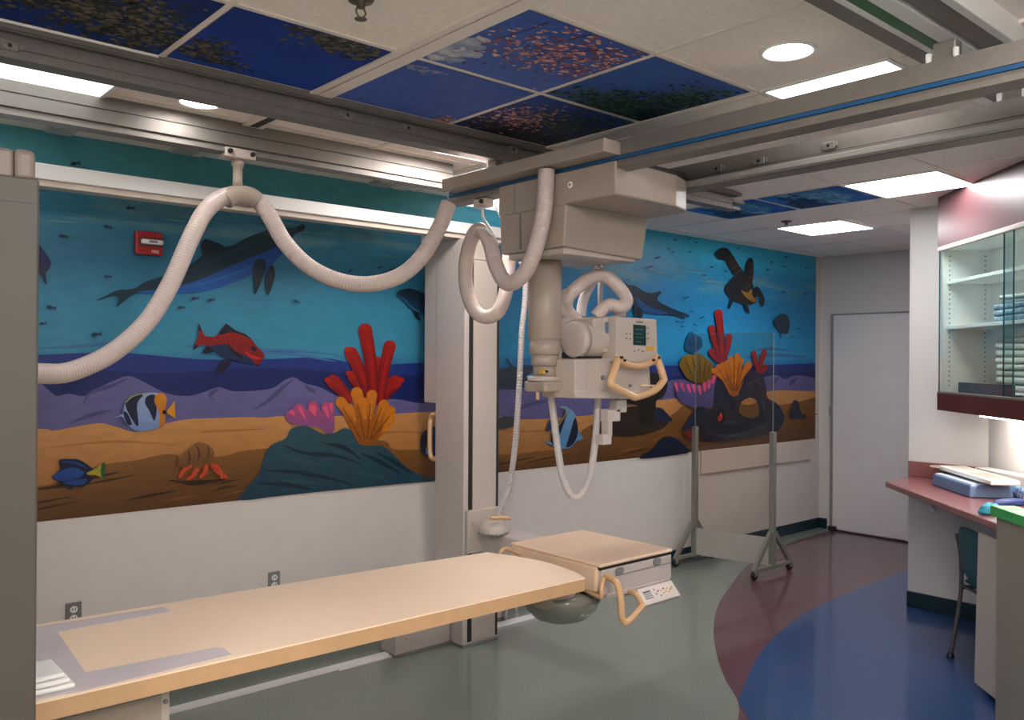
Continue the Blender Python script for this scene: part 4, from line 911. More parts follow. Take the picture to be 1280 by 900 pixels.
hp = [(-12, 455, 3.45), (20, 463, 3.55), (52, 467, 3.62), (90, 464, 3.68), (140, 441, 3.74), (183, 403, 3.78), (213, 355, 3.82), (236, 303, 3.86), (256, 265, 3.89), (278, 247, 3.90), (298, 244, 3.90), (318, 248, 3.90), (335, 267, 3.88), (356, 303, 3.84), (386, 333, 3.78), (424, 351, 3.70), (463, 355, 3.64), (499, 345, 3.57), (528, 320, 3.50), (550, 282, 3.46), (561, 254, 3.45)]
bm = B(); corrugated(bm, pth(hp), .0392, .0135, .028, 16)
solo('hanging_hose', bm, M['hose'], 'long pinkish white corrugated hose swagged from the left stand to the crane bridge', 'hose', 'fat white hoses')
bm = B(); e1 = at(562, 250, 'y', 3.45)
hp = [(683, 212, 'x', 2.645), (682, 240, 'x', 2.645), (679, 270, 'x', 2.643), (671, 305, 'x', 2.64), (659, 336, 'x', 2.64), (644, 352, 'x', 2.645), (631, 352, 'x', 2.65), (620, 332, 'x', 2.66), (613, 306, 'x', 2.675), (606, 291, 'x', 2.69), (597, 288, 'x', 2.70), (588, 302, 'x', 2.72), (582, 330, 'x', 2.74), (583, 360, 'x', 2.76), (592, 386, 'x', 2.78), (606, 396, 'x', 2.81), (622, 390, 'x', 2.85), (632, 366, 'x', 2.91), (635, 340, 'x', 2.96), (637, 312, 'x', 2.99)]
hp3 = [at(a, b, c, d) for a, b, c, d in hp]
corrugated(bm, hp3, .037, .0125, .02, 16)
solo('hanging_hose', bm, M['hose'], 'pinkish white hose looping down in front of the column from the bridge cover', 'hose', 'fat white hoses')
q = at(603, 252, 'x', 2.71)
t = thing('hose_trolley', 'small grey trolley with a bent wire hook under the bridge beam, holding the looped hose', 'hose trolley', tuple(q), 'hose trolleys')
bm = B(); box(bm, (2.685, q.y-.045, q.z-.03), (2.745, q.y+.045, q.z+.012), .006); build('trolley_body', bm, M['beige'], t)
bm = B(); box(bm, (2.695, q.y-.05, q.z+.012), (2.735, q.y+.05, 2.558), .003); build('rail_shoe', bm, M['greydk'], t)
bm = B(); cyl(bm, (2.672, q.y-.03, q.z-.006), .010, .02, (1, 0, 0), 14); build('roller', bm, M['black'], t)
bm = B(); tube(bm, spline([(2.71, q.y, q.z-.028), at(604, 272, 'x', 2.70), at(611, 283, 'x', 2.68), at(616, 294, 'x', 2.665), at(608, 287, 'x', 2.655), at(597, 285, 'x', 2.66), at(592, 291, 'x', 2.67)], .01), .0065, 10); build('wire_hook', bm, M['white_rail'], t)
# thinner cable from behind the carriage to the stand bracket
bm = B(); corrugated(bm, [(3.17, 3.76, 2.66), at(655, 340, 'y', 3.78), at(652, 420, 'y', 3.80), at(648, 500, 'y', 3.82), at(643, 565, 'y', 3.84), at(636, 608, 'y', 3.87), at(627, 634, 'y', 3.90), at(622, 648, 'y', 3.92)], .017, .018, .09, 12)
solo('feed_cable', bm, M['cable'], 'thin ribbed white cable hanging beside the stand down to the white cap', 'cable')
# ------------------------------------------------------------------ floor-to-rail detector stand
SX0, SX1, SY = 3.21, 3.485, 4.09
t = thing('wall_rail', 'white horizontal guide rail across the mural, meeting the top of the stand', 'guide rail', (1.5, 4.17, 2.5))
ra, rb = at(45, 204.5, 'y', 4.12), at(540, 271, 'y', 4.12)
zt_ = (ra.z+rb.z)/2; zb_ = (at(50, 228, 'y', 4.12).z+at(540, 283, 'y', 4.12).z)/2
bm = B(); box(bm, (-2.2, 4.12, zb_), (3.55, 4.24, zt_), .004); build('rail_body', bm, M['white_rail'], t)
bm = B(); box(bm, (-2.2, 4.14, zb_-.028), (3.55, 4.22, zb_), .003); build('lower_track', bm, M['board'], t)
for x in (-1.2, 3.34):
    bm = B(); box(bm, (x-.05, 4.24, zb_), (x+.05, WALL_Y, zt_), .004); build('wall_bracket', bm, M['white_rail'], t)

st = thing('detector_stand', 'tall grey floor stand with two black slots standing against the mural', 'detector stand', (3.35, 4.2, 0))
topz = zb_-.03
bm = B(); box(bm, (SX0, SY, 0.012), (SX1, 4.385, topz), .006); body = build('column_body', bm, M['grey'], st)
bm = B(); box(bm, (SX0+.004, 4.37, 1.475), (SX1-.02, 4.515, topz-.01), .006); build('rear_housing', bm, M['grey'], st)
bm = B(); box(bm, (SX0+.03, 4.10, topz-.002), (SX1-.03, 4.36, topz+.006)); build('top_shoe', bm, M['black'], st)
sl = [at(x, 560, 'y', SY).x for x in (584.5, 589.5, 619, 622)]
off = SX0 - at(579, 560, 'y', SY).x
for a, b in ((sl[0]+off, sl[1]+off), (sl[2]+off, sl[3]+off)):
    bm = B(); box(bm, (a, SY-.0015, 0.03), (b, SY+.004, topz-.02)); build('slot', bm, M['black'], st)
bm = B(); box(bm, (sl[1]+off+.002, SY-.006, 0.03), (sl[2]+off-.002, SY+.004, topz-.13), .002); build('front_panel', bm, M['beige'], st)
bm = B(); box(bm, (sl[1]+off+.002, SY-.006, topz-.125), (sl[2]+off-.002, SY+.004, topz-.01), .002); build('front_panel', bm, M['beige'], st)
bm = B(); box(bm, (SX0-.006, SY-.006, 0), (SX1+.006, 4.39, 0.02), .003); build('floor_plate', bm, M['greydk'], st)
bm = B(); z0, z1 = at(545, 576, 'x', SX0).z, at(545, 518, 'x', SX0).z
tube(bm, spline([(SX0+.03, 4.40, z0+.01), (SX0+.025, 4.43, z0+.005), (SX0+.02, 4.465, z0+.04), (SX0+.02, 4.465, z1-.04), (SX0+.025, 4.43, z1-.005), (SX0+.03, 4.38, z1-.01)], .012), .0155, 14); build('grab_handle', bm, M['tan'], st)
# carriage plate, arm and white cap
cz = at(585, 638.7, 'y', SY-.03).z
bm = B(); box(bm, (SX0+.01, SY-.035, cz-.26), (SX1+.04, SY-.008, cz), .004); build('carriage_plate', bm, M['beige'], st)
bm = B(); a = at(592, 655, 'y', SY-.04); cyl(bm, (a.x, SY-.042, a.z), .010, .01, (0, 1, 0), 14); build('plate_bolt', bm, M['tan'], st)
dc = at(616, 667, 'y', 3.93)
bm = B(); box(bm, (SX0+.12, 3.29, dc.z-.15), (SX1+.03, SY-.03, dc.z-.005), .01); arm = build('detector_arm', bm, M['grey'], st)
dm = B(); prof = [(0, .092), (.03, .088), (.058, .072), (.076, .044), (.084, .014), (.082, .004), (.076, 0.0), (0, 0)]
lathe(dm, prof, (dc.x, dc.y, dc.z), (0, 0, 1), 36); cap = build('cable_cap', dm, M['beige'], st)
dm = B()
for k in range(22):
    a = 2*math.pi*k/22; p = Vector((dc.x+.083*math.cos(a), dc.y+.083*math.sin(a), dc.z+.008)); box(dm, (p.x-.004, p.y-.004, p.z-.005), (p.x+.004, p.y+.004, p.z+.004))
build('vent_slots', dm, M['greydk'], cap)
dm = B(); h0 = at(613, 648, 'y', 3.88); h1 = at(638, 648, 'y', 3.85); tube(dm, [h0, h0.lerp(h1, .5)+Vector((0, 0, .004)), h1], [.011, .013, .010], 12); build('release_lever', dm, M['tan'], cap)
# ------------------------------------------------------------------ detector tray (bucky) at the table's end
ZB = 0.82
bk = thing('detector_tray', 'peach topped square detector unit with grey front, just past the table end', 'x-ray detector', (3.15, 2.97, 0.6))
P = [at(*q, 'z', ZB) for q in ((642.7, 678.7), (725, 661), (837, 685), (750.7, 706.7))]
bx0 = (P[0].x+P[3].x)/2; bx1 = (P[1].x+P[2].x)/2; by0 = (P[2].y+P[3].y)/2; by1 = (P[0].y+P[1].y)/2
zb = at(756, 744, 'y', by0).z
bm = B(); box(bm, (bx0, by0+.02, zb+.01), (bx1, by1, ZB-.012), .012, 3); build('side_shell', bm, M['buckytop'], bk)
bm = B(); exz(bm, [(bx0, by0-.006), (bx1, by0-.006), (bx1, by1), (bx0, by1)], ZB-.016, ZB, .006, 2); build('top_plate', bm, M['buckytop'], bk)
bm = B(); box(bm, (bx0+.018, by0, zb), (bx1-.004, by0+.05, ZB-.03), .004); fr = build('front_panel', bm, M['grey'], bk)
bm = B(); box(bm, (bx0+.014, by0+.004, ZB-.032), (bx1-.004, by0+.04, ZB-.016)); build('cassette_slot', bm, M['black'], bk)
bm = B(); zs = at(796, 703, 'y', by0).z-.035; box(bm, (bx0+.02, by0-.0012, zb+.075), (bx1-.006, by0+.001, zb+.079)); build('panel_seam', bm, M['greydk'], fr)
for px, py in ((774, 714), (821, 702)):
    c_ = at(px, py, 'y', by0); bm = B(); pts = [(c_.x+.030*math.copysign(abs(math.cos(u))**.85, math.cos(u)), c_.z+.019*math.copysign(abs(math.sin(u))**.85, math.sin(u))) for u in [2*math.pi*k/28 for k in range(28)]]
    exy(bm, pts, by0-.004, by0+.002, .001); build('finger_grip', bm, M['greydk'], fr)
bm = B(); hp = [at(757, 722, 'y', by0-.01), at(764, 723, 'y', by0-.05), at(772, 731, 'y', by0-.10), at(776, 750, 'y', by0-.12), at(777, 770, 'y', by0-.12), at(782, 778, 'y', by0-.12), at(792, 770, 'y', by0-.10), at(803, 757, 'y', by0-.08)]
tube(bm, spline(hp, .012), .0155, 14); tube(bm, spline([at(803, 757, 'y', by0-.08), at(797, 745, 'y', by0-.06), at(789, 740, 'y', by0-.02), at(782, 741, 'y', by0+.02)], .012), .014, 14); build('grab_handle', bm, M['tan'], bk)
bm = B(); tube(bm, spline([at(755, 722, 'y', by0-.01), at(752, 735, 'y', by0-.02), at(752, 746, 'y', by0-.02), at(744, 744, 'y', by0+.03), at(730, 736, 'y', by0+.12)], .012), .011, 12); build('lower_handle', bm, M['tan'], bk)
bm = B(); tube(bm, spline([at(624, 693, 'y', 3.30), at(630, 686, 'y', 3.29), at(640, 688, 'y', 3.28), at(652, 694, 'y', 3.2)], .012), .012, 12); build('rear_handle', bm, M['tan'], bk)
# sloping key panel
k0, k1, k2, k3 = at(796, 737, 'y', by0-.03), at(839, 725, 'y', by0-.03), at(851, 744, 'y', by0-.10), at(807, 757, 'y', by0-.10)
n_ = (k1-k0).cross(k3-k0).normalized(); n_ = n_ if n_.z < 0 else -n_
bm = B(); prism(bm, [k0, k1, k2, k3], [p+n_*.022 for p in (k0, k1, k2, k3)], .003); kp = build('key_panel', bm, M['beige'], bk)
def kq(u, v): return k0.lerp(k1, u).lerp(k3.lerp(k2, u), v)
def patch(u0, v0, u1, v1, m, name):
    bm = B(); q = [kq(u0, v0), kq(u1, v0), kq(u1, v1), kq(u0, v1)]; prism(bm, [p-n_*.0022 for p in q], [p+n_*.001 for p in q]); build(name, bm, m, kp)
for v in (.25, .38, .51, .64): patch(.10, v, .30, v+.07, M['ink_dark'] if v == .25 else M['greydk'], 'printed_text')
for u, v, m in ((.40, .22, 'greydk'), (.40, .5, 'greydk'), (.48, .36, 'red'), (.50, .66, 'greydk'), (.56, .36, 'amber'), (.60, .56, 'amber'), (.64, .3, 'red'), (.68, .5, 'amber'), (.74, .34, 'amber'), (.76, .56, 'amber'), (.82, .44, 'greydk'), (.88, .36, 'amber')):
    patch(u, v, u+.035, v+.09, M[m], 'key')
# glossy dome below, with the cream spindle boss
dcen = at(701, 742, 'y', (by0+by1)/2-.04)
bm = B(); R_ = .20; zt0 = zb-.012
lathe(bm, [(0, -.155), (R_*.35, -.150), (R_*.65, -.127), (R_*.87, -.083), (R_*.97, -.04), (R_, 0), (0, 0)], (dcen.x, dcen.y, zt0-.012), (0, 0, 1), 48); build('underside_dome', bm, M['smoke'], bk)
bm = B(); lathe(bm, [(.10, -.03), (.112, 0), (.112, .05), (0, .05), (0, -.03)], (dcen.x-.09, dcen.y-.03, zt0-.03), (0, 0, 1), 36); build('spindle_boss', bm, M['cream'], bk)
# rail on the front underside
a, b = at(756, 748, 'y', by0+.01), at(800, 736, 'y', by0+.01)
bm = B(); box(bm, (a.x, by0-.005, zb-.018), (bx1-.02, by0+.03, zb+.002), .004); build('lower_rail', bm, M['grey'], bk)

# ------------------------------------------------------------------ patient table
ZT = 0.80
tb = thing('patient_table', 'long peach topped x-ray table with curved end and lavender tape near the left', 'x-ray table', (1.0, 3.0, 0))
end = [at(*q, 'z', ZT).to_2d() for q in ((600, 691.3), (609, 690.3), (650, 696), (687.5, 704), (719, 715), (731, 722))]
end = [p.to_2d() for p in spline([p.to_3d() for p in end[1:]], .03)]
back = [at(*q, 'z', ZT).to_2d() for q in ((50, 780), (300, 739), (500, 707))]
front = at(50, 877, 'z', ZT).to_2d()
XL_ = -0.62
outl = [(XL_, back[0].y+.02)] + [tuple(p) for p in back] + [tuple(p) for p in end] + [(front.x, front.y), (XL_, front.y+.008)]
bm = B(); exz(bm, outl, ZT-.058, ZT-.006); build('table_edge', bm, M['tableedge'], tb)
bm = B(); exz(bm, outl, ZT-.006, ZT); top = build('tabletop', bm, M['tabletop'], tb)
def on_table(px): return [tuple(at(x, y, 'z', ZT).to_2d()) for x, y in px]
bm = B()
def flat(bm, pts, z0, z1):
    for t_ in tessellate_polygon([[Vector((x, y, 0)) for x, y in pts]]):
        pass
    exz(bm, pts, z0, z1)
uo = on_table([(50, 783), (205, 758.5), (214, 764.5), (72, 790)]); exz(bm, uo, ZT-.001, ZT+.0008)
uo = on_table([(50, 783), (72, 790), (107, 841), (112, 862), (50, 874)]); a = uo[0]; b = uo[4]
exz(bm, [(a[0]-.35, a[1]), a, uo[1], uo[2], uo[3], b, (b[0]-.35, b[1])], ZT-.001, ZT+.0010)
uo = on_table([(107, 840.5), (270, 809.5), (279, 810), (290, 818.5), (105, 863)]); exz(bm, uo, ZT-.001, ZT+.0009)
build('tape', bm, M['tape'], tb)
pr = at(213, 880, 'y', front.y+.10)
bm = B(); box(bm, (-.45, front.y+.10, 0), (pr.x, front.y+.62, ZT-.058), .008); ped = build('pedestal', bm, M['beige'], tb)
bm = B(); a_ = at(206, 868, 'y', front.y+.10); box(bm, (.1, front.y+.097, .08), (a_.x-.01, front.y+.103, ZT-.10), .002); build('service_panel', bm, M['cream'], ped)
bm = B(); c_ = at(207, 877, 'y', front.y+.097); cyl(bm, (c_.x, front.y+.093, c_.z), .007, .008, (0, 1, 0), 14); build('panel_screw', bm, M['greydk'], ped)

# folded white towel on the table corner
tw = B()
q = at(60, 857, 'z', ZT)
for k, (w, zz) in enumerate(((.115, .0), (.11, .016), (.10, .032))):
    box(tw, (q.x-.28, q.y-.075+.006*k, ZT+.001+zz), (q.x+.055-.012*k, q.y+.10-.004*k, ZT+.016+zz), .007, 3)
solo('folded_towel', tw, M['white'], 'small folded white towel on the near left corner of the peach table', 'towel')

# floor track, junction box
tk = thing('floor_track', 'pale metal track running along the green floor under the table', 'floor track', (1.5, 4.29, 0))
bm = B(); exx(bm, [(4.255, 0.001), (4.262, .016), (4.308, .016), (4.318, 0.001)], -1.2, 2.80); build('track_strip', bm, M['white_rail'], tk)
bm = B(); exx(bm, [(4.235, 0.001), (4.238, .010), (4.252, .010), (4.254, 0.001)], 2.45, 3.20); build('side_strip', bm, M['white_rail'], tk)
bm = B(); exx(bm, [(4.255, 0.001), (4.262, .016), (4.308, .016), (4.318, 0.001)], 3.50, 4.2); build('track_strip', bm, M['white_rail'], tk)
jb = thing('floor_box', 'low grey metal box at the foot of the tall stand', 'floor box', (3.0, 4.3, 0))
zj = .17
bm = B(); box(bm, (2.80, 4.205, 0.018), (3.20, 4.36, zj), .005); build('box_body', bm, M['grey'], jb)
bm = B(); c_ = at(508, 799, 'y', 4.20); cyl(bm, (c_.x, 4.199, c_.z), .010, .008, (0, 1, 0), 14); build('lid_screw', bm, M['tableedge'], jb)
bm = B(); box(bm, (2.795, 4.20, 0.001), (3.20, 4.365, .018), .002); build('foot_strip', bm, M['greydk'], jb)
jb = thing('cable_box', 'small white wall box with a cable loop low behind the stand', 'cable box', (3.8, 4.5, 0))
bm = B(); box(bm, (3.60, 4.36, .02), (3.80, 4.62, .24), .006); build('box_body', bm, M['grey'], jb)
bm = B(); box(bm, (3.60, 4.36, 0), (3.80, 4.62, .02), .002); build('plinth', bm, M['greydk'], jb)
bm = B(); a = at(640, 768, 'y', 4.33); tube(bm, spline([(a.x+.05*math.cos(u), 4.34, a.z+.07*math.sin(u)) for u in [2*math.pi*k/14 for k in range(15)]], .02), .010, 10); build('cable_loop', bm, M['cable'], jb)

# ------------------------------------------------------------------ tall taupe unit at the left edge
ST = thing('upright_unit', 'tall taupe upright unit with a rounded cap filling the left edge of the picture', 'upright unit', (.2, 2.4, 0))
e = at(51, 224, 'y', 2.30)
bm = B(); box(bm, (-.45, 2.30, 0), (e.x-.002, 2.53, e.z), .006); sb = build('upright_body', bm, M['stand'], ST)
bm = B(); z_ = at(30, 253, 'y', 2.30).z; box(bm, (-.44, 2.2985, z_-.001), (e.x-.006, 2.302, z_+.001)); build('panel_seam', bm, M['ink_dark'], sb)
c0 = at(45.5, 222, 'y', 2.33); c1 = at(45.5, 188, 'y', 2.33)
bm = B(); box(bm, (at(18.5, 205, 'y', 2.33).x, 2.33, e.z-.004), (c0.x, 2.50, c1.z), .014, 3); build('end_cap', bm, M['standcap'], ST)
bm = B(); box(bm, (-.43, 2.334, e.z-.004), (at(18.5, 205, 'y', 2.33).x, 2.495, c1.z-.003), .01, 3); build('cap_cover', bm, M['standcap'], ST)

# ------------------------------------------------------------------ wall fittings
fa = thing('fire_alarm', 'red square fire alarm strobe on the mural above the dolphin tail', 'fire alarm', (1.5, 4.65, 1.9))
f0, f1 = at(169.5, 287, 'y', WALL_Y-.04), at(203, 320, 'y', WALL_Y-.04)
bm = B(); box(bm, (f0.x, WALL_Y-.045, f1.z), (f1.x, WALL_Y-.010, f0.z-.004), .006); plate = build('back_box', bm, M['red'], fa)
w = f1.x-f0.x; h = f0.z-f1.z
bm = B(); box(bm, (f0.x+w*.12, WALL_Y-.052, f1.z+h*.34), (f0.x+w*.99, WALL_Y-.044, f1.z+h*.70), .002); build('strobe_bezel', bm, M['maroondk'], fa)
bm = B(); box(bm, (f0.x+w*.14, WALL_Y-.078, f1.z+h*.42), (f0.x+w*.97, WALL_Y-.050, f1.z+h*.63), .010, 3); ln = build('strobe_lens', bm, M['clear'], fa)
bm = B(); box(bm, (f0.x+w*.42, WALL_Y-.0795, f1.z+h*.48), (f0.x+w*.72, WALL_Y-.076, f1.z+h*.58), .001); build('flash_tube', bm, M['greydk'], ln)
bm = B(); text_mesh(bm, 'FIRE', (f0.x+w*.58, WALL_Y-.0458, f1.z+h*.09), (1, 0, 0), (0, 0, 1), h*.17); build('lettering', bm, M['ink_white'], fa)
def outlet(px0, py0, px1, py1, label):
    a, b = at(px0, py0, 'y', WALL_Y-.006), at(px1, py1, 'y', WALL_Y-.006)
    zc = a.z-(b.x-a.x)*.75
    t = thing('wall_outlet', label, 'wall outlet', ((a.x+b.x)/2, WALL_Y, zc), 'wall outlets')
    bm = B(); box(bm, (a.x, WALL_Y-.008, a.z-(b.x-a.x)*1.5), (b.x, WALL_Y+.002, a.z), .002); build('cover_plate', bm, M['greydk'] if px0 > 300 else M['alu_dark'], t)
    for d in (.30, .70):
        zz = a.z-(b.x-a.x)*1.5*d; xx = (a.x+b.x)/2; r = (b.x-a.x)*.24
        bm = B(); exy(bm, [(xx+r*math.cos(u), zz+r*.95*math.sin(u)) for u in [2*math.pi*k/18 for k in range(18)]], WALL_Y-.011, WALL_Y-.006); s_ = build('socket', bm, M['linen'], t)
        bm = B()
        for dx in (-.35, .35): box(bm, (xx+dx*r-.002, WALL_Y-.0118, zz-.006), (xx+dx*r+.002, WALL_Y-.0105, zz+.008))
        build('socket_slots', bm, M['ink_dark'], s_)
outlet(82, 755, 102, 776, 'grey wall outlet low on the white wall near the left edge, above the tape')
outlet(335.5, 716, 350, 732, 'dark grey wall outlet just above the middle of the table')

# ------------------------------------------------------------------ mobile lead-glass shield
sh = thing('mobile_shield', 'mobile clear radiation shield on caster feet standing near the white door', 'radiation screen', (6.2, 4.2, 0))
pR = (6.265, 3.87); pL = (6.13, 4.55)
zg = at(969, 416, 'y', 3.87).z
pts = {}
def along(u, d=0.0):
    v = Vector((pL[0]-pR[0], pL[1]-pR[1], 0)); n = Vector((v.y, -v.x, 0)).normalized(); return Vector((pR[0], pR[1], 0)) + v*u + n*d
def slab(bm, u0, u1, d0, d1, z0, z1, bev=0):
    exz(bm, [tuple(along(u, d).to_2d()) for u, d in ((u0, d0), (u1, d0), (u1, d1), (u0, d1))], z0, z1, bev)
bm = B(); slab(bm, 0.0, 1.0, -.006, .006, .30, zg); gl = build('glass_pane', bm, M['glass_shield'], sh)
bm = B(); slab(bm, -.002, 0.003, -.007, .007, 1.1, zg); slab(bm, .997, 1.002, -.007, .007, 1.1, zg); slab(bm, 0, 1, -.007, .007, zg-.002, zg+.001); build('pane_edge', bm, M['paneedge'], gl)
bm = B(); slab(bm, 0.02, .98, -.009, .009, .07, .30); build('lower_panel', bm, M['frost'], sh)
for (x, y), px, py in ((pR, 966, 540), (pL, 869, 533)):
    zz = at(px, py, 'y', y).z
    bm = B(); box(bm, (x-.022, y-.022, .05), (x+.022, y+.022, zz), .004); build('post', bm, M['olive'], sh)
    bm = B(); box(bm, (x-.28, y-.018, .055), (x+.28, y+.018, .085), .004); build('foot_bar', bm, M['olive'], sh)
    for s in (-1, 1):
        bm = B(); prism(bm, [(x+s*.015, y-.014, .33), (x+s*.015, y+.014, .33), (x+s*.045, y+.014, .36), (x+s*.045, y-.014, .36)], [(x+s*.235, y-.014, .085), (x+s*.235, y+.014, .085), (x+s*.275, y+.014, .085), (x+s*.275, y-.014, .085)]); build('brace', bm, M['olive'], sh)
        if y > 4.3 and False: continue
        bm = B(); cyl(bm, (x+s*.262, y-.014, .036), .036, .028, (0, 1, 0), 24, .006); w_ = build('caster_wheel', bm, M['black'], sh)
        bm = B(); cyl(bm, (x+s*.262, y-.016, .036), .012, .032, (0, 1, 0), 14); build('caster_hub', bm, M['chrome'], w_)
        bm = B(); box(bm, (x+s*.262-.012, y-.02, .036), (x+s*.262+.012, y-.0155, .06)); box(bm, (x+s*.262-.012, y+.0155, .036), (x+s*.262+.012, y+.02, .06)); box(bm, (x+s*.262-.02, y-.022, .056), (x+s*.262+.02, y+.022, .066)); build('caster_fork', bm, M['greydk'], w_)

# ------------------------------------------------------------------ diagonal alcove: wall cabinet, soffit, counter
AV = Vector((-1, -1, 0)).normalized(); BV = Vector((1, -1, 0)).normalized(); A0 = Vector((5.93, 2.43, 0))
def dg(s, d): return (A0+AV*s+BV*d).to_2d()
def dbox(bm, s0, s1, d0, d1, z0, z1, bev=0.0, seg=2):
    exz(bm, [tuple(dg(s, d)) for s, d in ((s0, d0), (s1, d0), (s1, d1), (s0, d1))], z0, z1, bev, seg)
def atd(px, py, c):
    d = CF*FPX + CR*(px-640) - CU*(py-450); return CO + d*((CO.x-c-CO.y)/(d.y-d.x))
LEN = 2.3
bm = B(); dbox(bm, 0, LEN, 0, .352, 2.525, CEIL-.001); struct('trim_5', bm, M['soffit'])
cb = thing('wall_cabinet', 'glass fronted wall cabinet with white shelves and maroon base board at the right', 'cabinet', (5.5, 1.9, 1.436))
bm = B(); dbox(bm, 0.0, .02, .028, .35, 1.556, 2.505); dbox(bm, LEN-.02, LEN, .028, .35, 1.556, 2.505); build('side_panel', bm, M['white'], cb)
bm = B(); dbox(bm, .02, LEN-.02, .335, .35, 1.556, 2.505); build('back_panel', bm, M['white'], cb)
bm = B(); dbox(bm, 0, LEN, .028, .35, 2.505, 2.524); build('top_panel', bm, M['white'], cb)
bm = B(); dbox(bm, 0, LEN, 0.0, .35, 1.436, 1.548, .003); build('base_board', bm, M['maroondk'], cb)
bm = B(); dbox(bm, 0, LEN, 0.0, .028, 1.548, 1.562, .002); build('lower_track', bm, M['alu'], cb)
bm = B(); dbox(bm, 0, LEN, -.004, .028, 2.497, 2.524, .002); build('upper_track', bm, M['grey'], cb)
for z in (1.985, 2.285):
    bm = B(); dbox(bm, .022, LEN-.022, .05, .334, z-.011, z+.011, .002); build('shelf', bm, M['white'], cb)
bm = B()
for d in (.07, .30):
    for z in [1.60+.032*k for k in range(28)]:
        p = dg(.0205, d); bm2 = None; dbox(bm, .0195, .0215, d-.004, d+.004, z-.005, z+.005)
build('shelf_pin_holes', bm, M['greydk'], cb)
for s0, s1, d in ((.012, .965, .006), (.835, LEN-.012, .017)):
    bm = B(); dbox(bm, s0, s1, d, d+.005, 1.562, 2.497); g_ = build('sliding_pane', bm, M['glass_cab'], cb)
    bm = B()
    for s in (s0, s1): dbox(bm, s-.003, s+.003, d-.001, d+.006, 1.562, 2.497)
    build('pane_edge', bm, M['glassedge'], g_)
bm = B(); dbox(bm, .25, 2.0, .16, .25, 1.408, 1.434, .004); ul = solo('under_cabinet_lamp', bm, M['undercab'], 'slim lit lamp under the wall cabinet', 'lamp')

def cloth_stack(name, s0, s1, d0, d1, z, n, th, m, label, group, seed):
    rnd = random.Random(seed); bm = B()
    for k in range(n):
        j = lambda: rnd.uniform(-.012, .012)
        dbox(bm, s0+j(), s1+j(), d0+j()*.7, d1+j()*.5, z+k*th+.0005, z+(k+1)*th-.0015, th*.36, 3)
    for v in bm.verts:
        v.co.z += 0.013*noise.noise(v.co*11)*min(1, (v.co.z-z)/.03)
    o = solo(name, bm, m, label, 'linen', group)
    for p in o.data.polygons: p.use_smooth = True
LG = 'folded linen in the glass cabinet'
cloth_stack('folded_linen', .62, 1.12, .06, .31, 1.996, 3, .036, M['linenblue'], 'blue and white printed linen folded on the middle cabinet shelf', LG, 1)
cloth_stack('folded_linen', .66, 1.10, .08, .31, 2.104, 2, .024, M['linen'], 'pale linen lying on top of the blue printed stack in the cabinet', LG, 5)
cloth_stack('folded_linen', .55, 1.12, .11, .32, 1.549, 9, .040, M['linen'], 'tall stack of crumpled white linen on the cabinet floor', LG, 2)
cloth_stack('folded_linen', .24, .51, .10, .30, 1.549, 2, .030, M['linen'], 'low pair of folded white cloths left of the tall linen stack', LG, 3)
bm = B(); dbox(bm, .24, .92, .032, .044, 1.562, 1.628, .002); dbox(bm, .24, .92, .044, .085, 1.562, 1.570); solo('shelf_tray', bm, M['navytray'], 'dark slate low tray lying along the front of the cabinet floor', 'tray')

ZC = 0.935
bm = B()
ctr = [(5.80, 2.715), (6.215, 2.738), (6.215, 2.215), tuple((Vector((6.215, 2.215))+Vector(AV[:2])*1.75)), tuple(Vector((5.80, 2.715))+Vector(AV[:2])*1.80)]
ct = thing('counter', 'maroon laminate counter running diagonally under the wall cabinet', 'counter', (5.5, 1.9, ZC))
exz(bm, ctr, ZC-.038, ZC, .008, 3); build('worktop', bm, M['maroon'], ct)
bm = B(); box(bm, (6.198, 2.216, ZC), (6.2185, 2.738, ZC+.112), .003); exz(bm, [tuple(dg(.03, .346)), tuple(dg(1.75, .346)), tuple(dg(1.75, .358)), tuple(dg(.03, .358))], ZC, ZC+.11); build('backsplash', bm, M['maroon'], ct)
bm = B()
for d0 in (0.05, 1.15):
    a = Vector((6.205, 2.5)) if d0 < .5 else None
    if a is not None: exy(bm, [(6.218, ZC-.04), (6.218, ZC-.24), (5.98, ZC-.04)], 2.55, 2.58)
build('support_bracket', bm, M['white'], ct)
# drawer pedestal under the counter
c3 = 3.10
q0, q1 = atd(1222.5, 665, c3), atd(1217.5, 853, c3)
L2 = (q1.x-4.30)*math.sqrt(2); s_v = AV
pd = thing('drawer_pedestal', 'white drawer pedestal under the counter with its front showing beside the beige box', 'drawer unit', (q1.x, q1.y, 0))
def pdp(s, d): return (Vector((q1.x, q1.y, 0))+AV*s+BV*d).to_2d()
bm = B(); fp = [pdp(s, d) for s, d in ((0, 0), (.55, 0), (.55, .02), (0, .02))]
lean = Vector((q0.x-q1.x, q0.y-q1.y))
prism(bm, [(p.x, p.y, q1.z) for p in fp], [(p.x+(lean.x if k in (0, 3) else 0), p.y+(lean.y if k in (0, 3) else 0), q0.z) for k, p in enumerate(fp)], .003); build('front_panel', bm, M['beige'], pd)
bm = B(); exz(bm, [tuple(pdp(s, d)) for s, d in ((.05, .021), (.55, .021), (.55, .45), (.05, .45))], q1.z, q0.z-.02, .003); build('carcass', bm, M['white'], pd)
bm = B(); exz(bm, [tuple(pdp(s, d)) for s, d in ((.06, .05), (.54, .05), (.54, .44), (.06, .44))], 0, q1.z); build('plinth', bm, M['black'], pd)
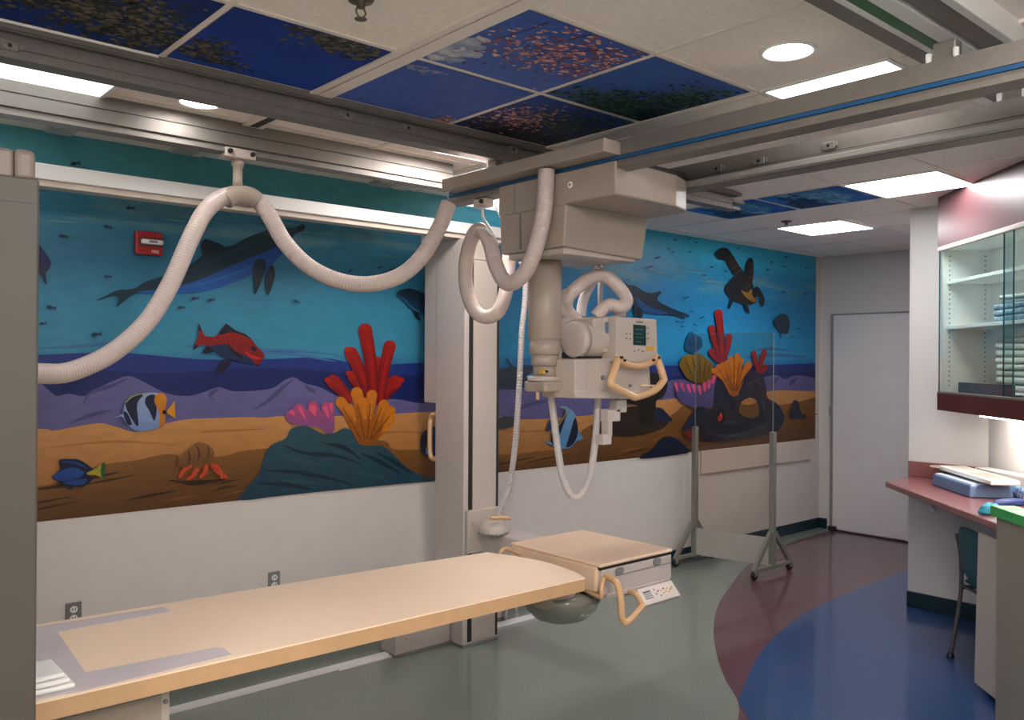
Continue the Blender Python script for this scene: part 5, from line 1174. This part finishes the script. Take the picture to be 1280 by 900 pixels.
# nearer beige cabinet with the green top
K0 = Vector((4.5, 1.562, 0))
def kp2(s, d): return tuple((K0+AV*s+BV*d).to_2d())
bx = thing('side_cabinet', 'olive beige cabinet end with a bright green rim at the right edge', 'cabinet', (4.5, 1.56, 0))
bm = B(); exz(bm, [kp2(0, 0), kp2(.60, 0), kp2(.60, .095), kp2(0, .095)], 0, 1.012, .004); build('cabinet_body', bm, M['beigebox'], bx)
bm = B()
for k in range(6): exz(bm, [kp2(-.02+.105*k, -.02), kp2(-.02+.105*(k+1)-.002, -.02), kp2(-.02+.105*(k+1)-.002, .095), kp2(-.02+.105*k, .095)], 1.012, 1.06, .003)
build('green_rim', bm, M['greentape'], bx)

# things on the counter
def onc(px, py, z=ZC): return at(px, py, 'z', z)
A_, B_, C_ = onc(1164, 606), onc(1212, 622.5), onc(1258, 617)
C_ = B_+BV*.26; D_ = A_+BV*.26
ot = thing('document_tray', 'slate blue plastic tray box with a pale label on the maroon counter', 'tray', tuple(A_.lerp(C_, .5)))
H_ = .075
def up(p, h, ins=0.0):
    c = A_.lerp(C_, .5); return Vector((p.x+(c.x-p.x)*ins, p.y+(c.y-p.y)*ins, ZC+h))
bm = B(); prism(bm, [up(p, .001) for p in (A_, B_, C_, D_)], [up(p, H_, .05) for p in (A_, B_, C_, D_)], .008, 3); build('tray_body', bm, M['bluegrey'], ot)
bm = B(); prism(bm, [up(p, H_-.004, .13) for p in (A_, B_, C_, D_)], [up(p, H_+.004, .15) for p in (A_, B_, C_, D_)], .002); tp_ = build('inner_panel', bm, M['paleblue'], ot)
e0, e1 = up(A_, H_, .07), up(B_, H_, .07); n2 = (C_-B_).normalized()
bm = B(); prism(bm, [e0+n2*.01, e1+n2*.01, e1+n2*.05, e0+n2*.05], [p+Vector((0, 0, .007)) for p in (e0+n2*.01, e1+n2*.01, e1+n2*.05, e0+n2*.05)]); build('pale_label', bm, M['paleblue'], ot)
# cream clip tray lying on the box, paper plate behind, papers
def slabz(name, px, z0, th, m, label, cat, bev=.004):
    bm = B(); q = [at(x, y, 'z', z0+th) for x, y in px]; prism(bm, [(p.x, p.y, z0) for p in q], [(p.x, p.y, z0+th) for p in q], bev, 2)
    return solo(name, bm, m, label, cat)
def slanted(name, L, Rr, hw, th, m, label, cat, base=None, bev=.004):
    a, b, c, d = L-BV*hw, Rr-BV*hw, Rr+BV*hw, L+BV*hw; dn = Vector((0, 0, -th))
    bm = B(); low = [p+dn if base is None else Vector((p.x, p.y, base)) for p in (a, b, c, d)]
    prism(bm, low, [a, b, c, d], bev, 2); return solo(name, bm, m, label, cat)
ptr = slanted('paper_tray', atd(1190, 582, 3.66), atd(1257, 601, 3.66), .085, .028, M['paper'], 'cream open tray lying slanted across the slate blue tray box', 'tray', None, .006)
pL_, pR_ = atd(1190, 582, 3.66), atd(1257, 601, 3.66)
def on_tray(u0, u1, h0, h1, m, name):
    q = [pL_.lerp(pR_, u)+BV*h for u, h in ((u0, h0), (u1, h0), (u1, h1), (u0, h1))]; bm = B()
    prism(bm, [p-Vector((0, 0, .002)) for p in q], [p+Vector((0, 0, .0015)) for p in q]); build(name, bm, m, ptr)
on_tray(.06, .40, -.05, .05, M['board'], 'inner_recess'); on_tray(.48, .94, -.06, .06, M['cream'], 'inner_recess')
on_tray(.52, .90, -.08, -.066, M['paleblue'], 'printed_strip')
slanted('paper_stack', atd(1228, 584, 3.915), atd(1330, 604, 3.915), .05, .05, M['paper'], 'pile of white papers at the back of the counter right of the cream tray', 'papers', ZC+.001)
bm = B(); dx_, dy_ = 6.085, 2.435
lathe(bm, [(0, 0), (.06, 0), (.098, .012), (.10, .015), (.092, .014), (.06, .005), (0, .005)], (dx_, dy_, 1.027), (0, 0, 1), 36)
lathe(bm, [(0, .0), (.05, 0), (.045, .09), (0, .09)], (dx_, dy_, ZC+.001), (0, 0, 1), 28)
solo('footed_dish', bm, M['cream'], 'round tan dish standing behind the slate blue tray box', 'dish')
def soft(name, px, py, z, sx, sy, sz, m, label, cat, seed, ang=.6):
    q = at(px, py, 'z', z+sz*.4); bm = B(); bmesh.ops.create_uvsphere(bm, u_segments=24, v_segments=14, radius=1)
    for v in bm.verts:
        n = noise.noise(v.co*2.3+Vector((seed, 0, 0)))*.22; c = v.co*(1+n)
        zz = max(-.55, c.z)
        x, y = c.x*sx, c.y*sy
        v.co = Vector((q.x+x*math.cos(ang)-y*math.sin(ang), q.y+x*math.sin(ang)+y*math.cos(ang), z+(zz+.55)/1.55*sz))
    for f in bm.faces: f.smooth = True
    return solo(name, bm, m, label, cat)
soft('cloth_pouch', 1283, 614, ZC+.004, .11, .08, .10, M['dotted'], 'blue and white speckled cloth pouch on the counter at the right edge', 'pouch', 3)
soft('rolled_cloth', 1264, 628, ZC+.003, .12, .04, .035, M['navy'], 'dark navy rolled cloth in front of the speckled pouch', 'cloth', 5, -.5)
soft('cloth_bundle', 1238, 637, ZC+.003, .07, .035, .06, M['cyan'], 'bright cyan cloth bundle at the counter edge beside the green rim', 'cloth', 9, -.4)

# ------------------------------------------------------------------ chair pushed under the counter
ft = at(1188, 822, 'z', 0)
ch = thing('stacking_chair', 'teal padded chair with grey tube legs tucked under the counter', 'chair', (ft.x, ft.y, 0))
FW = BV; LF = Vector((1, 1, 0)).normalized()
def cp(l, f, z): return Vector((ft.x, ft.y, 0)) - LF*l + FW*f + Vector((0, 0, z))
WCH = .44
for l in (0, WCH):
    bm = B(); tube(bm, spline([cp(l, 0.0, .014), cp(l, .035, .22), cp(l, .060, .43), cp(l+(.01 if l == 0 else -.01), .05, .62), cp(l+(.03 if l == 0 else -.03), .02, .74)], .03), .012, 12); lg = build('leg', bm, M['chairmetal'], ch)
    bm = B(); c_ = cp(l, 0, 0.0); lathe(bm, [(.020, 0), (.022, .006), (.016, .03), (.012, .034)], tuple(c_), (0, 0, 1), 18); build('foot_cap', bm, M['black'], lg)
    bm = B(); tube(bm, spline([cp(l, .055, .42), cp(l, .25, .425), cp(l, .40, .42), cp(l, .425, .38), cp(l, .44, .20), cp(l, .45, .014)], .03), .012, 12); lg = build('leg', bm, M['chairmetal'], ch)
    bm = B(); c_ = cp(l, .45, 0.0); lathe(bm, [(.020, 0), (.022, .006), (.016, .03), (.012, .034)], tuple(c_), (0, 0, 1), 18); build('foot_cap', bm, M['black'], lg)
bm = B()
def padded(bm, fn, nu=14, nv=12, th=.035):
    F_ = [[bm.verts.new(fn(u/nu, v/nv, 1)) for v in range(nv+1)] for u in range(nu+1)]; K_ = [[bm.verts.new(fn(u/nu, v/nv, -1)) for v in range(nv+1)] for u in range(nu+1)]
    for u in range(nu):
        for v in range(nv):
            bm.faces.new((F_[u][v], F_[u+1][v], F_[u+1][v+1], F_[u][v+1])); bm.faces.new((K_[u][v], K_[u][v+1], K_[u+1][v+1], K_[u+1][v]))
    for u in range(nu): bm.faces.new((F_[u][0], K_[u][0], K_[u+1][0], F_[u+1][0])); bm.faces.new((F_[u][nv], F_[u+1][nv], K_[u+1][nv], K_[u][nv]))
    for v in range(nv): bm.faces.new((F_[0][v], F_[0][v+1], K_[0][v+1], K_[0][v])); bm.faces.new((F_[nu][v], K_[nu][v], K_[nu][v+1], F_[nu][v+1]))
    for f in bm.faces: f.smooth = True
def rnd_rect(u, v, k=.75):
    a, b = 2*u-1, 2*v-1; return a*math.sqrt(1-b*b*.5*k), b*math.sqrt(1-a*a*.5*k)
def backf(u, v, s):
    a, b = rnd_rect(u, v); e_ = (1-max(abs(2*u-1), abs(2*v-1))**6)
    return cp(WCH/2+a*.255, .045+.05*a*a*-1*(-1)+.018*s*e_-.02*(b+1), .645+b*.165)
padded(bm, backf); build('backrest', bm, M['teal'], ch)
bm = B()
def seatf(u, v, s):
    a, b = rnd_rect(u, v); e_ = (1-max(abs(2*u-1), abs(2*v-1))**6)
    return cp(WCH/2+a*.25, .27+b*.25, .455+.022*s*e_+(.03*max(0, -b)**3))
padded(bm, seatf); build('seat', bm, M['teal'], ch)
bm = B(); tube(bm, [cp(0, .25, .425), cp(WCH, .25, .425)], .010, 10); tube(bm, [cp(0, .055, .44), cp(WCH, .055, .44)], .010, 10); build('cross_bar', bm, M['chairmetal'], ch)

# ------------------------------------------------------------------ world and view
W = bpy.data.worlds.new('room_air'); SC.world = W; W.use_nodes = True
W.node_tree.nodes['Background'].inputs['Color'].default_value = (0.9, 0.92, 1.0, 1)
W.node_tree.nodes['Background'].inputs['Strength'].default_value = 0.1
SC.view_settings.view_transform = 'Standard'; SC.view_settings.look = 'None'
SC.view_settings.gamma = 1.0; SC.view_settings.exposure = 1.28; SC.view_settings.use_curve_mapping = False
try:
    SC.cycles.use_denoising = True; SC.cycles.max_bounces = 8; SC.cycles.diffuse_bounces = 4; SC.cycles.transparent_max_bounces = 12
    SC.cycles.sample_clamp_indirect = 6.0; SC.cycles.caustics_reflective = False; SC.cycles.caustics_refractive = False
except Exception: pass
